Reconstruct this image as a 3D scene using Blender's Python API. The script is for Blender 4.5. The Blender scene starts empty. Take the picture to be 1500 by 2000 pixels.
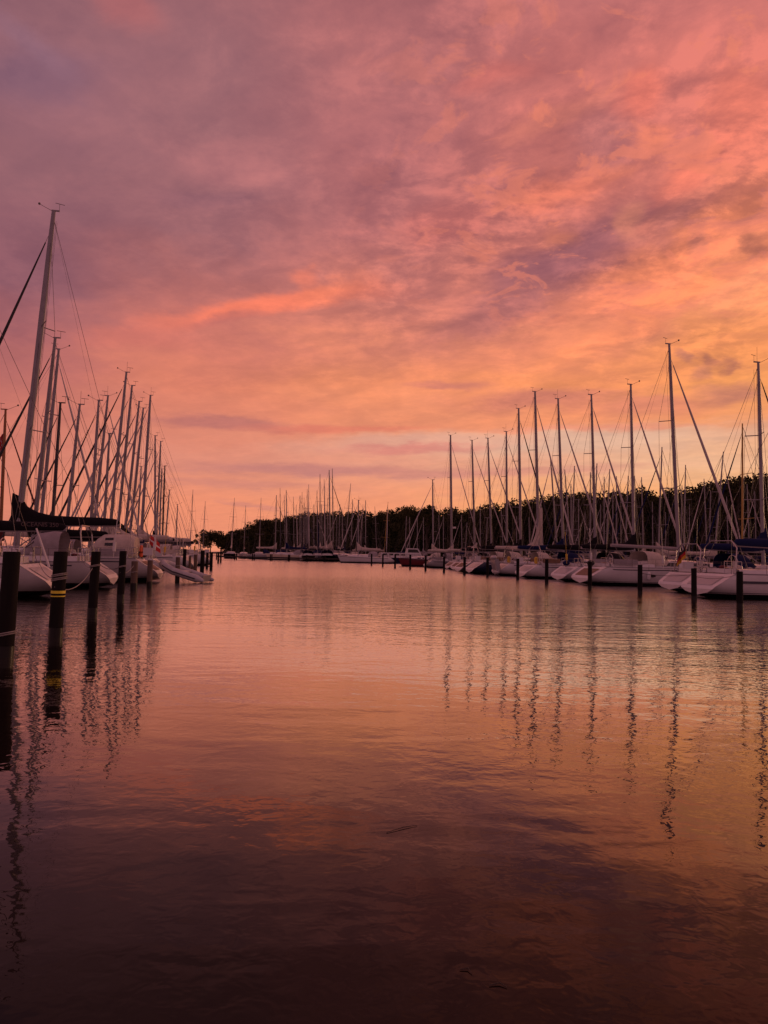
import bpy, math, random
from mathutils import Vector, Matrix
import numpy as np

# ------------------------------------------------------------------ camera
SC = bpy.context.scene
COL = SC.collection
FPX, EYE = 1450.0, 1.8
PITCH = math.atan(82.5 / FPX); ROLL = math.radians(1.24)
F_ = Vector((0, math.cos(PITCH), math.sin(PITCH)))
R0 = Vector((1, 0, 0)); U0 = Vector((0, -math.sin(PITCH), math.cos(PITCH)))
R_ = R0 * math.cos(ROLL) + U0 * math.sin(ROLL)
U_ = U0 * math.cos(ROLL) - R0 * math.sin(ROLL)
cd = bpy.data.cameras.new('camera'); cam = bpy.data.objects.new('camera', cd); COL.objects.link(cam)
cd.sensor_fit = 'HORIZONTAL'; cd.sensor_width = 36; cd.lens = 36 * FPX / 1500
cd.clip_start = 0.1; cd.clip_end = 9000
M = Matrix.Identity(4)
for i in range(3):
    M[i][0] = R_[i]; M[i][1] = U_[i]; M[i][2] = -F_[i]
M[2][3] = EYE
cam.matrix_world = M
SC.camera = cam

def ray(px, py):
    return F_ * FPX + R_ * (px - 750) + U_ * (1000 - py)
def at_depth(px, py, Y):
    d = ray(px, py); k = Y / d.y
    return Vector((d.x * k, Y, EYE + d.z * k))
def at_water(px, py):
    d = ray(px, py); k = -EYE / d.z
    return Vector((d.x * k, d.y * k, 0))

# ------------------------------------------------------------------ light and exposure
SC.view_settings.view_transform = 'Standard'
SC.view_settings.look = 'None'
SC.view_settings.exposure = 0.0
SC.view_settings.gamma = 1.0
SUN_EL, SUN_AZ = math.radians(8), math.radians(58)
sl = bpy.data.lights.new('sun', 'SUN'); sl.energy = 0.35; sl.angle = math.radians(14); sl.color = (1.0, 0.55, 0.32)
so = bpy.data.objects.new('sun', sl); COL.objects.link(so)
sd = Vector((math.sin(SUN_AZ) * math.cos(SUN_EL), math.cos(SUN_AZ) * math.cos(SUN_EL), math.sin(SUN_EL)))
so.rotation_euler = sd.to_track_quat('Z', 'Y').to_euler()
so.location = (60, 80, 60)

def lin(c):
    return tuple(((v / 255) / 12.92 if v / 255 <= 0.04045 else ((v / 255 + 0.055) / 1.055) ** 2.4) for v in c)

# ------------------------------------------------------------------ sky
W = bpy.data.worlds.new('World'); SC.world = W; W.use_nodes = True
nt = W.node_tree; nt.nodes.clear(); L = nt.links
def N(t, **kw):
    n = nt.nodes.new(t)
    for k, v in kw.items(): setattr(n, k, v)
    return n
def setin(sock, v):
    if isinstance(v, bpy.types.NodeSocket): L.new(v, sock)
    else: sock.default_value = v
def mt(op, *a, clamp=False):
    n = N('ShaderNodeMath', operation=op); n.use_clamp = clamp
    for i, v in enumerate(a): setin(n.inputs[i], v)
    return n.outputs[0]
def sstep(x, a, b):
    n = N('ShaderNodeMapRange', interpolation_type='SMOOTHSTEP')
    setin(n.inputs[0], x); n.inputs[1].default_value = a; n.inputs[2].default_value = b
    return n.outputs[0]
def mixc(f, a, b, mode='MIX'):
    n = N('ShaderNodeMix', data_type='RGBA', blend_type=mode)
    setin(n.inputs[0], f); setin(n.inputs[6], a); setin(n.inputs[7], b)
    return n.outputs[2]
def comb(x, y, z=0.0):
    n = N('ShaderNodeCombineXYZ'); setin(n.inputs[0], x); setin(n.inputs[1], y); setin(n.inputs[2], z); return n.outputs[0]
def noise(v, scale, detail=5, rough=0.5, dist=0.0):
    n = N('ShaderNodeTexNoise'); setin(n.inputs['Vector'], v)
    n.inputs['Scale'].default_value = scale; n.inputs['Detail'].default_value = detail
    n.inputs['Roughness'].default_value = rough; n.inputs['Distortion'].default_value = dist
    return n.outputs[0]
tc = N('ShaderNodeTexCoord'); sp = N('ShaderNodeSeparateXYZ'); L.new(tc.outputs['Generated'], sp.inputs[0])
DX, DY, DZ = sp.outputs
ZA = mt('ABSOLUTE', DZ)
HYP = mt('MAXIMUM', mt('SQRT', mt('ADD', mt('MULTIPLY', DX, DX), mt('MULTIPLY', DY, DY))), 0.02)
AZ = mt('ARCTAN2', DX, DY); WW = mt('DIVIDE', ZA, HYP)
den = mt('ADD', ZA, 0.13)
PX, PY = mt('DIVIDE', DX, den), mt('DIVIDE', DY, den)
PL = comb(PX, PY)
# wind-drawn copy of the cloud plane: stretched along one direction
ca, sa = math.cos(math.radians(140)), math.sin(math.radians(140))
PR = comb(mt('ADD', mt('MULTIPLY', PX, ca * 0.34), mt('MULTIPLY', PY, sa * 0.34)), mt('ADD', mt('MULTIPLY', PX, -sa), mt('MULTIPLY', PY, ca)), 3.7)
n1 = noise(PL, 1.7, 9, 0.58, 0.35)
n2 = noise(PR, 2.6, 8, 0.56, 0.3)
n3 = noise(PL, 5.5, 8, 0.66, 0.25)
n4 = noise(PR, 9.0, 6, 0.6, 0.2)
n3b = noise(comb(mt('ADD', PX, 0.035), mt('ADD', PY, 0.03)), 5.5, 8, 0.66, 0.25)
n6 = noise(comb(PX, PY, 5.5), 13.0, 5, 0.55, 0.4)
n6b = noise(comb(mt('ADD', PX, 0.012), mt('ADD', PY, 0.011), 5.5), 13.0, 5, 0.55, 0.4)
emb = mt('ADD', mt('MULTIPLY', mt('SUBTRACT', n3, n3b), 2.2), mt('MULTIPLY', mt('SUBTRACT', n6, n6b), 1.6))
clump = sstep(n3, 0.44, 0.60)
emb = mt('MULTIPLY', emb, mt('ADD', mt('MULTIPLY', clump, 0.8), 0.35))
wa = noise(comb(PX, PY, 9.1), 3.0, 5, 0.6)
wb = noise(comb(PX, PY, 17.3), 3.0, 5, 0.6)
amp = mt('ADD', WW, 0.035)
AZW = mt('ADD', AZ, mt('MULTIPLY', mt('SUBTRACT', wa, 0.5), 0.16))
WWW = mt('ADD', WW, mt('MULTIPLY', mt('MULTIPLY', mt('SUBTRACT', wb, 0.5), 0.34), amp))

def sph(px, py):
    d = ray(px, py); h = math.hypot(d.x, d.y)
    return math.atan2(d.x, d.y), d.z / h
ROWS = [0, 150, 300, 450, 550, 650, 750, 830, 900, 980, 1065]
COLS = {0: [(146,98,107),(146,99,111),(144,96,105),(146,94,104),(150,95,105),(170,100,102),(185,108,102),(205,120,105),(212,127,108),(220,131,108),(215,128,106)],
 375: [(150,98,105),(152,101,108),(162,106,111),(160,103,108),(175,105,103),(202,117,105),(224,130,105),(222,134,110),(222,140,118),(238,145,112),(238,145,112)],
 750: [(168,102,105),(174,106,108),(179,108,110),(184,110,109),(204,121,111),(214,127,108),(240,144,103),(238,146,110),(228,153,128),(243,153,114),(245,155,115)],
 1125: [(192,112,110),(202,115,109),(206,117,108),(206,118,107),(212,122,106),(228,134,106),(245,148,98),(240,149,108),(234,168,136),(249,170,112),(250,174,106)],
 1500: [(204,116,110),(212,118,107),(222,123,104),(234,136,104),(243,148,108),(246,152,98),(250,160,92),(236,151,105),(240,174,128),(250,176,106),(250,180,100)]}
base = None; prev = None
for px, cols in COLS.items():
    cr = N('ShaderNodeValToRGB'); cr.color_ramp.interpolation = 'LINEAR'
    pts = sorted([(sph(px, py)[1] / 1.1, lin(c)) for py, c in zip(ROWS, cols)])
    zen = lin((150, 98, 112))
    pts.append((1.0, tuple(0.5 * (a + b) for a, b in zip(zen, pts[-1][1]))))
    el = cr.color_ramp.elements
    while len(el) < len(pts): el.new(0.5)
    for e, (p, c) in zip(el, pts): e.position = max(0, min(1, p)); e.color = (*c, 1)
    setin(cr.inputs[0], mt('DIVIDE', WWW, 1.1))
    a = sph(px, 500)[0]
    base = cr.outputs[0] if base is None else mixc(sstep(AZW, prev, a), base, cr.outputs[0])
    prev = a
# (px, py, rx, ry, tilt up to the right, colour, strength)
BL = [(520,602,210,20,13,(252,130,100),.85),(640,575,70,20,20,(248,135,102),.5),(600,545,26,18,20,(240,128,102),.6),
 (430,628,80,12,8,(160,98,100),.5),
 (260,660,90,26,5,(215,118,104),.5),(440,826,140,12,1,(178,108,106),.7),(660,836,150,9,2,(228,120,100),.6),
 (860,757,80,10,2,(205,122,108),.75),(1060,782,170,17,3,(212,124,108),.7),(1280,795,120,16,0,(215,126,108),.6),
 (1120,862,360,22,1,(226,182,156),.85),(800,868,240,14,3,(226,160,138),.6),(1350,900,200,34,0,(238,186,150),.6),
 (600,918,230,11,1,(190,122,118),.75),(980,922,260,9,2,(206,132,122),.6),(800,878,130,7,2,(212,122,114),.7),
 (480,945,200,7,0,(200,128,118),.5),(1150,838,200,6,0,(240,140,112),.5),(500,990,60,5,-8,(205,130,118),.6),
 (1090,515,230,44,30,(160,98,106),.85),(960,610,110,26,20,(188,112,106),.6),(1290,600,150,22,8,(224,130,104),.5),
 (1330,500,210,40,26,(250,140,98),.7),(1440,668,190,40,6,(254,154,92),.5),(1340,575,220,26,24,(253,144,94),.6),(1000,690,260,18,12,(238,140,106),.5),
 (1328,698,16,11,-10,(190,118,98),.8),(1374,704,17,13,-30,(184,112,92),.8),(1410,712,14,16,-30,(190,116,92),.8),
 (1350,730,26,12,5,(192,120,98),.75),(1440,768,48,18,12,(190,118,102),.8),(1385,762,36,12,5,(205,128,104),.6),
 (1490,478,24,20,0,(182,106,88),.8),(1375,462,18,30,-20,(205,120,102),.7),(1330,430,60,20,40,(185,110,106),.6),
 (250,35,60,34,-20,(182,104,104),.6),(470,330,120,40,-10,(186,116,118),.55),(400,390,90,22,0,(140,92,104),.5),
 (1240,425,24,32,0,(232,140,112),.7),(1095,462,44,14,10,(235,134,102),.6),(1080,235,110,22,24,(226,130,112),.7),
 (1240,190,50,32,10,(234,122,104),.75),(1275,258,34,22,0,(236,130,102),.7),(1340,335,70,30,35,(238,126,104),.75),
 (1095,375,110,26,16,(234,126,100),.7),(1450,210,60,60,20,(234,124,104),.65),(1200,330,30,14,10,(236,130,100),.6),
 (1180,270,50,60,30,(182,112,112),.6),(100,160,120,40,20,(126,92,112),.5),(90,100,80,22,-25,(150,108,124),.5),
 (880,440,80,40,10,(206,112,104),.5),(960,165,80,24,8,(204,108,100),.5)]
for i, (px, py, rx, ry, tl, c, s) in enumerate(BL):
    a0, w0 = sph(px, py); kr = 1 / FPX
    n = N('ShaderNodeMapping', vector_type='TEXTURE')
    n.inputs['Location'].default_value = (a0, w0, 0); n.inputs['Rotation'].default_value = (0, 0, math.radians(tl))
    n.inputs['Scale'].default_value = (rx * kr * 1.15, ry * kr * 1.25, 1)
    if i == 0: UV = comb(mt('ADD', AZ, mt('MULTIPLY', mt('SUBTRACT', AZW, AZ), 0.8)), mt('ADD', WW, mt('MULTIPLY', mt('SUBTRACT', WWW, WW), 0.55)))
    L.new(UV, n.inputs[0])
    ln = N('ShaderNodeVectorMath', operation='LENGTH'); L.new(n.outputs[0], ln.inputs[0])
    mr = N('ShaderNodeMapRange', interpolation_type='SMOOTHERSTEP')
    L.new(ln.outputs['Value'], mr.inputs[0])
    mr.inputs[1].default_value = 1.5; mr.inputs[2].default_value = 0.1; mr.inputs[3].default_value = 0; mr.inputs[4].default_value = s
    base = mixc(mr.outputs[0], base, (*lin(c), 1))
# cloud texture: lit coral clumps and mauve undersides, stronger towards the sunset
side = sstep(AZ, -0.5, 0.45)
upper = sstep(WW, 0.05, 0.35)
gain = mt('MULTIPLY', mt('ADD', mt('MULTIPLY', side, 0.6), 0.75), mt('ADD', mt('MULTIPLY', upper, 0.7), 0.5))
nn = mt('ADD', mt('MULTIPLY', mt('SUBTRACT', n1, 0.5), 0.9), mt('ADD', mt('MULTIPLY', mt('SUBTRACT', n2, 0.5), 1.2), mt('ADD', mt('MULTIPLY', mt('SUBTRACT', n3, 0.5), 0.95), mt('MULTIPLY', mt('SUBTRACT', n4, 0.5), 0.7))))
crisp = mt('MULTIPLY', sstep(AZ, -0.42, 0.2), mt('MULTIPLY', sstep(WW, 0.16, 0.42), sstep(n1, 0.36, 0.58)))
nn = mt('MULTIPLY', nn, mt('ADD', mt('MULTIPLY', sstep(WW, 0.1, 0.4), 0.35), 0.5))
nn = mt('ADD', nn, mt('MULTIPLY', mt('ADD', mt('MULTIPLY', crisp, 0.75), 0.2), mt('ADD', emb, mt('MULTIPLY', mt('SUBTRACT', clump, 0.5), 0.28))))
nn = mt('MULTIPLY', nn, gain)
hi = mt('MULTIPLY', mt('MAXIMUM', nn, 0.0), 1.5, clamp=True)
lo = mt('MULTIPLY', mt('MAXIMUM', mt('MULTIPLY', nn, -1.0), 0.0), 1.5, clamp=True)
base = mixc(hi, base, mixc(1.0, base, (1.30, 1.25, 1.16, 1), 'MULTIPLY'))
base = mixc(lo, base, mixc(1.0, base, (0.60, 0.62, 0.74, 1), 'MULTIPLY'))
puff = noise(comb(PX, PY, 31.0), 8.5, 7, 0.6, 0.5)
puffb = noise(comb(mt('ADD', PX, 0.02), mt('ADD', PY, 0.016), 31.0), 8.5, 7, 0.6, 0.5)
zone = mt('MULTIPLY', sstep(AZ, -0.12, 0.25), mt('MULTIPLY', sstep(WW, 0.24, 0.40), sstep(WW, 0.95, 0.62)))
base = mixc(mt('MULTIPLY', mt('MULTIPLY', sstep(puffb, 0.56, 0.68), zone), 0.4), base, (*lin((182, 106, 108)), 1))
base = mixc(mt('MULTIPLY', mt('MULTIPLY', sstep(puff, 0.53, 0.61), zone), 0.5), base, (*lin((240, 134, 106)), 1))
# the sky behind the viewer: even mauve overcast
back = sstep(mt('ABSOLUTE', AZ), 0.75, 1.9)
base = mixc(mt('MULTIPLY', back, 0.9), base, (*lin((158, 110, 122)), 1))
bg = N('ShaderNodeBackground'); L.new(base, bg.inputs[0]); bg.inputs[1].default_value = 1.0
sky = N('ShaderNodeTexSky', sky_type='NISHITA'); sky.sun_disc = False
sky.sun_elevation = SUN_EL; sky.sun_rotation = SUN_AZ
bg2 = N('ShaderNodeBackground'); L.new(sky.outputs[0], bg2.inputs[0]); bg2.inputs[1].default_value = 0.0012
ad = N('ShaderNodeAddShader'); L.new(bg.outputs[0], ad.inputs[0]); L.new(bg2.outputs[0], ad.inputs[1])
out = N('ShaderNodeOutputWorld'); L.new(ad.outputs[0], out.inputs[0])

# ------------------------------------------------------------------ materials
MATS = {}
def mat(name, col, rough=0.5, metal=0.0, var=0.15, scale=3.0, spec=0.5, bump=0.0, streak=False):
    if name in MATS: return MATS[name]
    m = bpy.data.materials.new(name); m.use_nodes = True
    t = m.node_tree; b = t.nodes['Principled BSDF']
    b.inputs['Roughness'].default_value = rough; b.inputs['Metallic'].default_value = metal
    b.inputs['Specular IOR Level'].default_value = spec
    c = t.nodes.new('ShaderNodeTexCoord'); n = t.nodes.new('ShaderNodeTexNoise'); n.inputs['Scale'].default_value = scale
    n.inputs['Detail'].default_value = 6; n.inputs['Roughness'].default_value = 0.65
    if streak:
        mp = t.nodes.new('ShaderNodeMapping'); mp.inputs['Scale'].default_value = (1, 1, 0.12)
        t.links.new(c.outputs['Object'], mp.inputs[0]); t.links.new(mp.outputs[0], n.inputs['Vector'])
    else: t.links.new(c.outputs['Object'], n.inputs['Vector'])
    r = t.nodes.new('ShaderNodeValToRGB'); e = r.color_ramp.elements
    e[0].position = 0.3; e[1].position = 0.7
    e[0].color = (*[max(0, v * (1 - var)) for v in col], 1); e[1].color = (*[min(1, v * (1 + var)) for v in col], 1)
    t.links.new(n.outputs[0], r.inputs[0]); t.links.new(r.outputs[0], b.inputs['Base Color'])
    if bump:
        bn = t.nodes.new('ShaderNodeBump'); bn.inputs['Strength'].default_value = bump; bn.inputs['Distance'].default_value = 0.02
        t.links.new(n.outputs[0], bn.inputs['Height']); t.links.new(bn.outputs[0], b.inputs['Normal'])
    MATS[name] = m
    return m
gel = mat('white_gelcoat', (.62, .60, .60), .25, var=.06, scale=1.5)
tgel = mat('lit_transom_gelcoat', (.70, .66, .64), .3, var=.08, scale=1.2)  # white gelcoat made brighter, light on the sloped sterns put into the colour
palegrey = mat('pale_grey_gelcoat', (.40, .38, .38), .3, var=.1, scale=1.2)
creamg = mat('cream_gelcoat', (.62, .52, .40), .3, var=.06, scale=1.5)
greyg = mat('grey_hull_paint', (.30, .29, .30), .3, var=.08)
navy = mat('navy_hull_paint', (.015, .02, .05), .25, var=.1)
redp = mat('red_hull_paint', (.14, .018, .025), .3, var=.1)
antif = mat('antifouling_paint', (.012, .012, .014), .6)
deckm = mat('deck_paint', (.6, .58, .56), .5, var=.08)
teak = mat('teak', (.20, .11, .06), .6, var=.3, scale=8)
varn = mat('varnished_wood', (.28, .11, .03), .3, var=.2, scale=5)
alu = mat('anodised_mast', (.26, .245, .26), .4, metal=.25, var=.08)
dkalu = mat('black_mast', (.03, .025, .03), .4)
ylw = mat('golden_mast', (.45, .28, .06), .4)
wire = mat('stainless_wire', (.10, .09, .09), .4, metal=.3)
steel = mat('polished_rail', (.45, .42, .42), .25, metal=.8)
glass = mat('dark_window', (.012, .012, .015), .1)
blackc = mat('black_canvas', (.008, .007, .010), .9, spec=.2, bump=.4, scale=5)
navyc = mat('navy_canvas', (.007, .013, .06), .9, spec=.2, bump=.4, scale=5)
creamc = mat('cream_canvas', (.50, .44, .38), .85, bump=.5, scale=4)
greyc = mat('grey_canvas', (.30, .27, .28), .85, bump=.5, scale=4)
dkredc = mat('maroon_canvas', (.10, .015, .02), .85, bump=.4)
whitesail = mat('furled_sail_white', (.52, .48, .46), .8, var=.15, scale=2, streak=True)
darksail = mat('furled_sail_dark_strip', (.03, .028, .035), .8)
stripe = mat('dark_stripe', (.02, .02, .04), .35)
orange = mat('orange_plastic', (.65, .10, .03), .5)
yellow = mat('yellow_plastic', (.65, .42, .04), .5)
ropem = mat('pale_rope', (.26, .23, .21), .9, scale=30)
ropedk = mat('dark_rope', (.06, .045, .04), .9, scale=30)
pilem = mat('tarred_pile', (.009, .007, .0065), .9, var=.45, scale=7, bump=.8, streak=True, spec=.2)
pilebr = mat('weathered_pile', (.11, .075, .055), .9, var=.35, scale=7, bump=.8, streak=True)
wetp = mat('wet_pile', (.008, .0065, .006), .4, var=.3, scale=7, spec=.3)
plankm = mat('pier_planks', (.05, .04, .035), .85, var=.3, scale=6)
rubber = mat('grey_rubber', (.42, .40, .41), .5)
rubdk = mat('black_rubber', (.02, .02, .022), .5)
barkm = mat('tree_bark', (.05, .037, .028), .9, var=.3, scale=3, bump=.5)
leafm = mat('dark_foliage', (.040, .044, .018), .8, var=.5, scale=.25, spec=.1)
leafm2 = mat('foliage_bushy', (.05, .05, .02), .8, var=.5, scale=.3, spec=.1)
soilm = mat('shore_soil', (.05, .042, .03), .95, var=.4, scale=.4)
faded = mat('faded_print', (.12, .09, .09), .8)
fl_black = mat('flag_black', (.02, .02, .02), .8); fl_red = mat('flag_red', (.45, .02, .02), .8)
fl_gold = mat('flag_gold', (.65, .38, .03), .8); fl_white = mat('flag_white', (.65, .6, .6), .8)

HULLM = {}
def hull_paint(m, pin):
    key = (m.name, pin)
    if key in HULLM: return HULLM[key]
    h = m.copy(); h.name = m.name + '_with_boot_top'; t = h.node_tree; p = t.nodes['Principled BSDF']
    src = p.inputs['Base Color'].links[0].from_socket
    c = t.nodes.new('ShaderNodeTexCoord'); sx = t.nodes.new('ShaderNodeSeparateXYZ'); t.links.new(c.outputs['Object'], sx.inputs[0])
    def band(lo, hi):
        a = t.nodes.new('ShaderNodeMath'); a.operation = 'COMPARE'; t.links.new(sx.outputs[2], a.inputs[0]); a.inputs[1].default_value = (lo + hi) / 2; a.inputs[2].default_value = (hi - lo) / 2; return a.outputs[0]
    for lo, hi, col in ((-1, .23, (.010, .010, .012)),) + (((.27, .30, (.03, .03, .06)),) if pin else ()):
        x = t.nodes.new('ShaderNodeMix'); x.data_type = 'RGBA'; t.links.new(band(lo, hi), x.inputs[0]); t.links.new(src, x.inputs[6]); x.inputs[7].default_value = (*col, 1); src = x.outputs[2]
    t.links.new(src, p.inputs['Base Color']); HULLM[key] = h
    return h
# ------------------------------------------------------------------ mesh helpers
class MB:
    def __init__(s): s.v = []; s.f = []; s.mi = []
    def add(s, vs, fs, mi=0):
        o = len(s.v); s.v += [tuple(v) for v in vs]; s.f += [tuple(i + o for i in f) for f in fs]; s.mi += [mi] * len(fs); return s
    def grid(s, rows, mi=0, closed=False):
        nr, nc = len(rows), len(rows[0]); vs = [p for r in rows for p in r]; fs = []
        for i in range(nr - 1):
            for j in range(nc if closed else nc - 1):
                k = (j + 1) % nc
                fs.append((i * nc + j, i * nc + k, (i + 1) * nc + k, (i + 1) * nc + j))
        return s.add(vs, fs, mi)
    def tube(s, pts, r, n=6, mi=0, ry=None, cap=True):
        pts = [Vector(p) for p in pts]; rows = []
        rr = r if isinstance(r, (list, tuple)) else [r] * len(pts)
        up = Vector((0, 0, 1)) if abs((pts[-1] - pts[0]).normalized().z) < .8 else Vector((0, 1, 0))
        for i, p in enumerate(pts):
            t = (pts[min(i + 1, len(pts) - 1)] - pts[max(i - 1, 0)]).normalized()
            a = t.cross(up).normalized(); b = a.cross(t).normalized()
            k = (ry or 1.0)
            rows.append([p + a * math.cos(2 * math.pi * j / n) * rr[i] + b * math.sin(2 * math.pi * j / n) * rr[i] * k for j in range(n)])
        o = len(s.v); s.grid(rows, mi, True)
        if cap:
            s.f.append(tuple(range(o + n - 1, o - 1, -1))); s.mi.append(mi)
            e = o + (len(pts) - 1) * n; s.f.append(tuple(range(e, e + n))); s.mi.append(mi)
        return s
    def box(s, c, d, mi=0, rz=0.0):
        x, y, z = d[0] / 2, d[1] / 2, d[2] / 2; cs, sn = math.cos(rz), math.sin(rz)
        vs = [(c[0] + a * x * cs - b * y * sn, c[1] + a * x * sn + b * y * cs, c[2] + e * z) for a in (-1, 1) for b in (-1, 1) for e in (-1, 1)]
        return s.add(vs, [(0, 1, 3, 2), (4, 6, 7, 5), (0, 4, 5, 1), (2, 3, 7, 6), (0, 2, 6, 4), (1, 5, 7, 3)], mi)
    def ball(s, c, r, n=8, m=6, mi=0, sc=(1, 1, 1)):
        rows = []
        for i in range(m + 1):
            a = math.pi * i / m
            rows.append([(c[0] + r * sc[0] * max(math.sin(a), .02) * math.cos(2 * math.pi * j / n), c[1] + r * sc[1] * max(math.sin(a), .02) * math.sin(2 * math.pi * j / n), c[2] + r * sc[2] * math.cos(a)) for j in range(n)])
        return s.grid(rows, mi, True)
    def build(s, name, ms, parent=None, smooth=True):
        me = bpy.data.meshes.new(name); me.from_pydata(s.v, [], s.f)
        ms = ms if isinstance(ms, (list, tuple)) else [ms]
        for m in ms: me.materials.append(m)
        me.polygons.foreach_set('material_index', s.mi)
        if smooth: me.polygons.foreach_set('use_smooth', [True] * len(me.polygons))
        me.update()
        if smooth:
            try: me.set_sharp_from_angle(angle=math.radians(40))
            except Exception: pass
        o = bpy.data.objects.new(name, me); COL.objects.link(o)
        if parent: o.parent = parent
        return o
def thing(name, label, cat, loc=(0, 0, 0), rz=0.0, group=None):
    o = bpy.data.objects.new(name, None); COL.objects.link(o); o.location = loc; o.rotation_euler = (0, 0, rz)
    o.empty_display_size = .3
    return tag(o, label, cat, group)
def tag(o, label, cat, group=None):
    o['label'] = label; o['category'] = cat
    if group: o['group'] = group
    return o
def text(body, size, mtl, parent, loc, rot, name='lettering'):
    c = bpy.data.curves.new(name, 'FONT'); c.body = body; c.size = size; c.extrude = 0.004
    c.materials.append(mtl)
    f = bpy.data.objects.new(name, c); COL.objects.link(f)
    me = bpy.data.meshes.new_from_object(f.evaluated_get(bpy.context.evaluated_depsgraph_get())); bpy.data.objects.remove(f)
    o = bpy.data.objects.new(name, me); COL.objects.link(o); o.parent = parent; o.location = loc; o.rotation_euler = rot
    return o

# ------------------------------------------------------------------ water, shore
def water():
    rr = [0.4, 3, 8, 20, 50, 120, 300, 800, 2500, 8000]
    b = MB(); rows = [[(r * math.cos(a), r * math.sin(a), 0) for a in [2 * math.pi * j / 48 for j in range(48)]] for r in rr]
    b.grid(rows, 0, True); b.f = [tuple(reversed(f)) for f in b.f]; b.f.append(tuple(range(48))); b.mi.append(0)
    m = bpy.data.materials.new('harbour_water'); m.use_nodes = True; t = m.node_tree; p = t.nodes['Principled BSDF']
    t.nodes.remove(p)
    dif = t.nodes.new('ShaderNodeBsdfDiffuse'); dif.inputs[0].default_value = (.010, .006, .0045, 1)
    glo = t.nodes.new('ShaderNodeBsdfGlossy'); glo.inputs['Roughness'].default_value = .02; GLO = glo
    glo.inputs[0].default_value = (1, .97, .93, 1)
    fre = t.nodes.new('ShaderNodeFresnel'); fre.inputs[0].default_value = 1.333
    crv = t.nodes.new('ShaderNodeValToRGB'); e = crv.color_ramp.elements
    for k, (q, v) in enumerate(((.02, .008), (.065, .036), (.12, .125), (.21, .34), (.42, .77), (.65, .94), (1, 1))):
        if k > 1: e.new(q)
    for el_, (q, v) in zip(e, ((.02, .008), (.065, .036), (.12, .125), (.21, .34), (.42, .77), (.65, .94), (1, 1))): el_.position = q; el_.color = (v, v, v, 1)
    mx = t.nodes.new('ShaderNodeMixShader')
    t.links.new(fre.outputs[0], crv.inputs[0]); t.links.new(crv.outputs[0], mx.inputs[0]); t.links.new(dif.outputs[0], mx.inputs[1]); t.links.new(glo.outputs[0], mx.inputs[2])
    t.links.new(mx.outputs[0], t.nodes['Material Output'].inputs[0])
    tcn = t.nodes.new('ShaderNodeTexCoord')
    def mp(sx, sy, rot, loc=(0, 0, 0)):
        n = t.nodes.new('ShaderNodeMapping'); n.inputs['Scale'].default_value = (sx, sy, 1); n.inputs['Rotation'].default_value = (0, 0, math.radians(rot))
        n.inputs['Location'].default_value = loc
        t.links.new(tcn.outputs['Object'], n.inputs[0]); return n.outputs[0]
    def nz(v, sc, d, r=.5, dist=0.):
        n = t.nodes.new('ShaderNodeTexNoise'); t.links.new(v, n.inputs['Vector']); n.inputs['Scale'].default_value = sc
        n.inputs['Detail'].default_value = d; n.inputs['Roughness'].default_value = r; n.inputs['Distortion'].default_value = dist
        return n.outputs[0]
    def ma(op, a, bb):
        n = t.nodes.new('ShaderNodeMath'); n.operation = op
        for i, v in enumerate((a, bb)):
            if isinstance(v, bpy.types.NodeSocket): t.links.new(v, n.inputs[i])
            else: n.inputs[i].default_value = v
        return n.outputs[0]
    swell = nz(mp(.32, .8, -14), 1.0, 2, .5, .5)          # slow waves a couple of metres long
    rip = nz(mp(1.5, 2.3, 12), 1.0, 2, .5, .6)              # ripples, half a metre
    fine = nz(mp(7, 7.5, -8), 1.0, 2, .55, .3)            # small capillary ripples
    patch = nz(mp(.045, .09, 10, (3, 1, 0)), 1.0, 3, .6)
    pr = t.nodes.new('ShaderNodeMapRange'); t.links.new(patch, pr.inputs[0]); pr.inputs[1].default_value = .42; pr.inputs[2].default_value = .62
    pr.inputs[3].default_value = .35; pr.inputs[4].default_value = 1.3
    # more breeze out in the open basin than in the lee of the quay
    ln = t.nodes.new('ShaderNodeVectorMath'); ln.operation = 'LENGTH'; t.links.new(tcn.outputs['Object'], ln.inputs[0])
    fr = t.nodes.new('ShaderNodeMapRange'); t.links.new(ln.outputs['Value'], fr.inputs[0]); fr.inputs[1].default_value = 6; fr.inputs[2].default_value = 60
    fr.inputs[3].default_value = .9; fr.inputs[4].default_value = 4.5
    rg_ = t.nodes.new('ShaderNodeMapRange'); t.links.new(ln.outputs['Value'], rg_.inputs[0]); rg_.inputs[1].default_value = 20; rg_.inputs[2].default_value = 62
    rg_.inputs[3].default_value = .015; rg_.inputs[4].default_value = .20; t.links.new(rg_.outputs[0], glo.inputs['Roughness'])
    fa = ma('MULTIPLY', pr.outputs[0], fr.outputs[0])
    h = ma('ADD', ma('MULTIPLY', swell, WAVE[0]), ma('ADD', ma('MULTIPLY', ma('MULTIPLY', rip, WAVE[1]), ma('ADD', ma('MULTIPLY', fa, .6), .4)), ma('MULTIPLY', ma('MULTIPLY', fine, fa), WAVE[2])))
    chop = nz(mp(.9, 2.2, 4, (7, 3, 0)), 1.0, 4, .6, .4)      # wind chop out in the basin
    cr_ = t.nodes.new('ShaderNodeMapRange'); t.links.new(ln.outputs['Value'], cr_.inputs[0]); cr_.inputs[1].default_value = 13; cr_.inputs[2].default_value = 48
    cr_.inputs[3].default_value = 0; cr_.inputs[4].default_value = .055
    h = ma('ADD', h, ma('MULTIPLY', chop, cr_.outputs[0]))
    bn = t.nodes.new('ShaderNodeBump'); bn.inputs['Strength'].default_value = 1; bn.inputs['Distance'].default_value = 1
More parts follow.
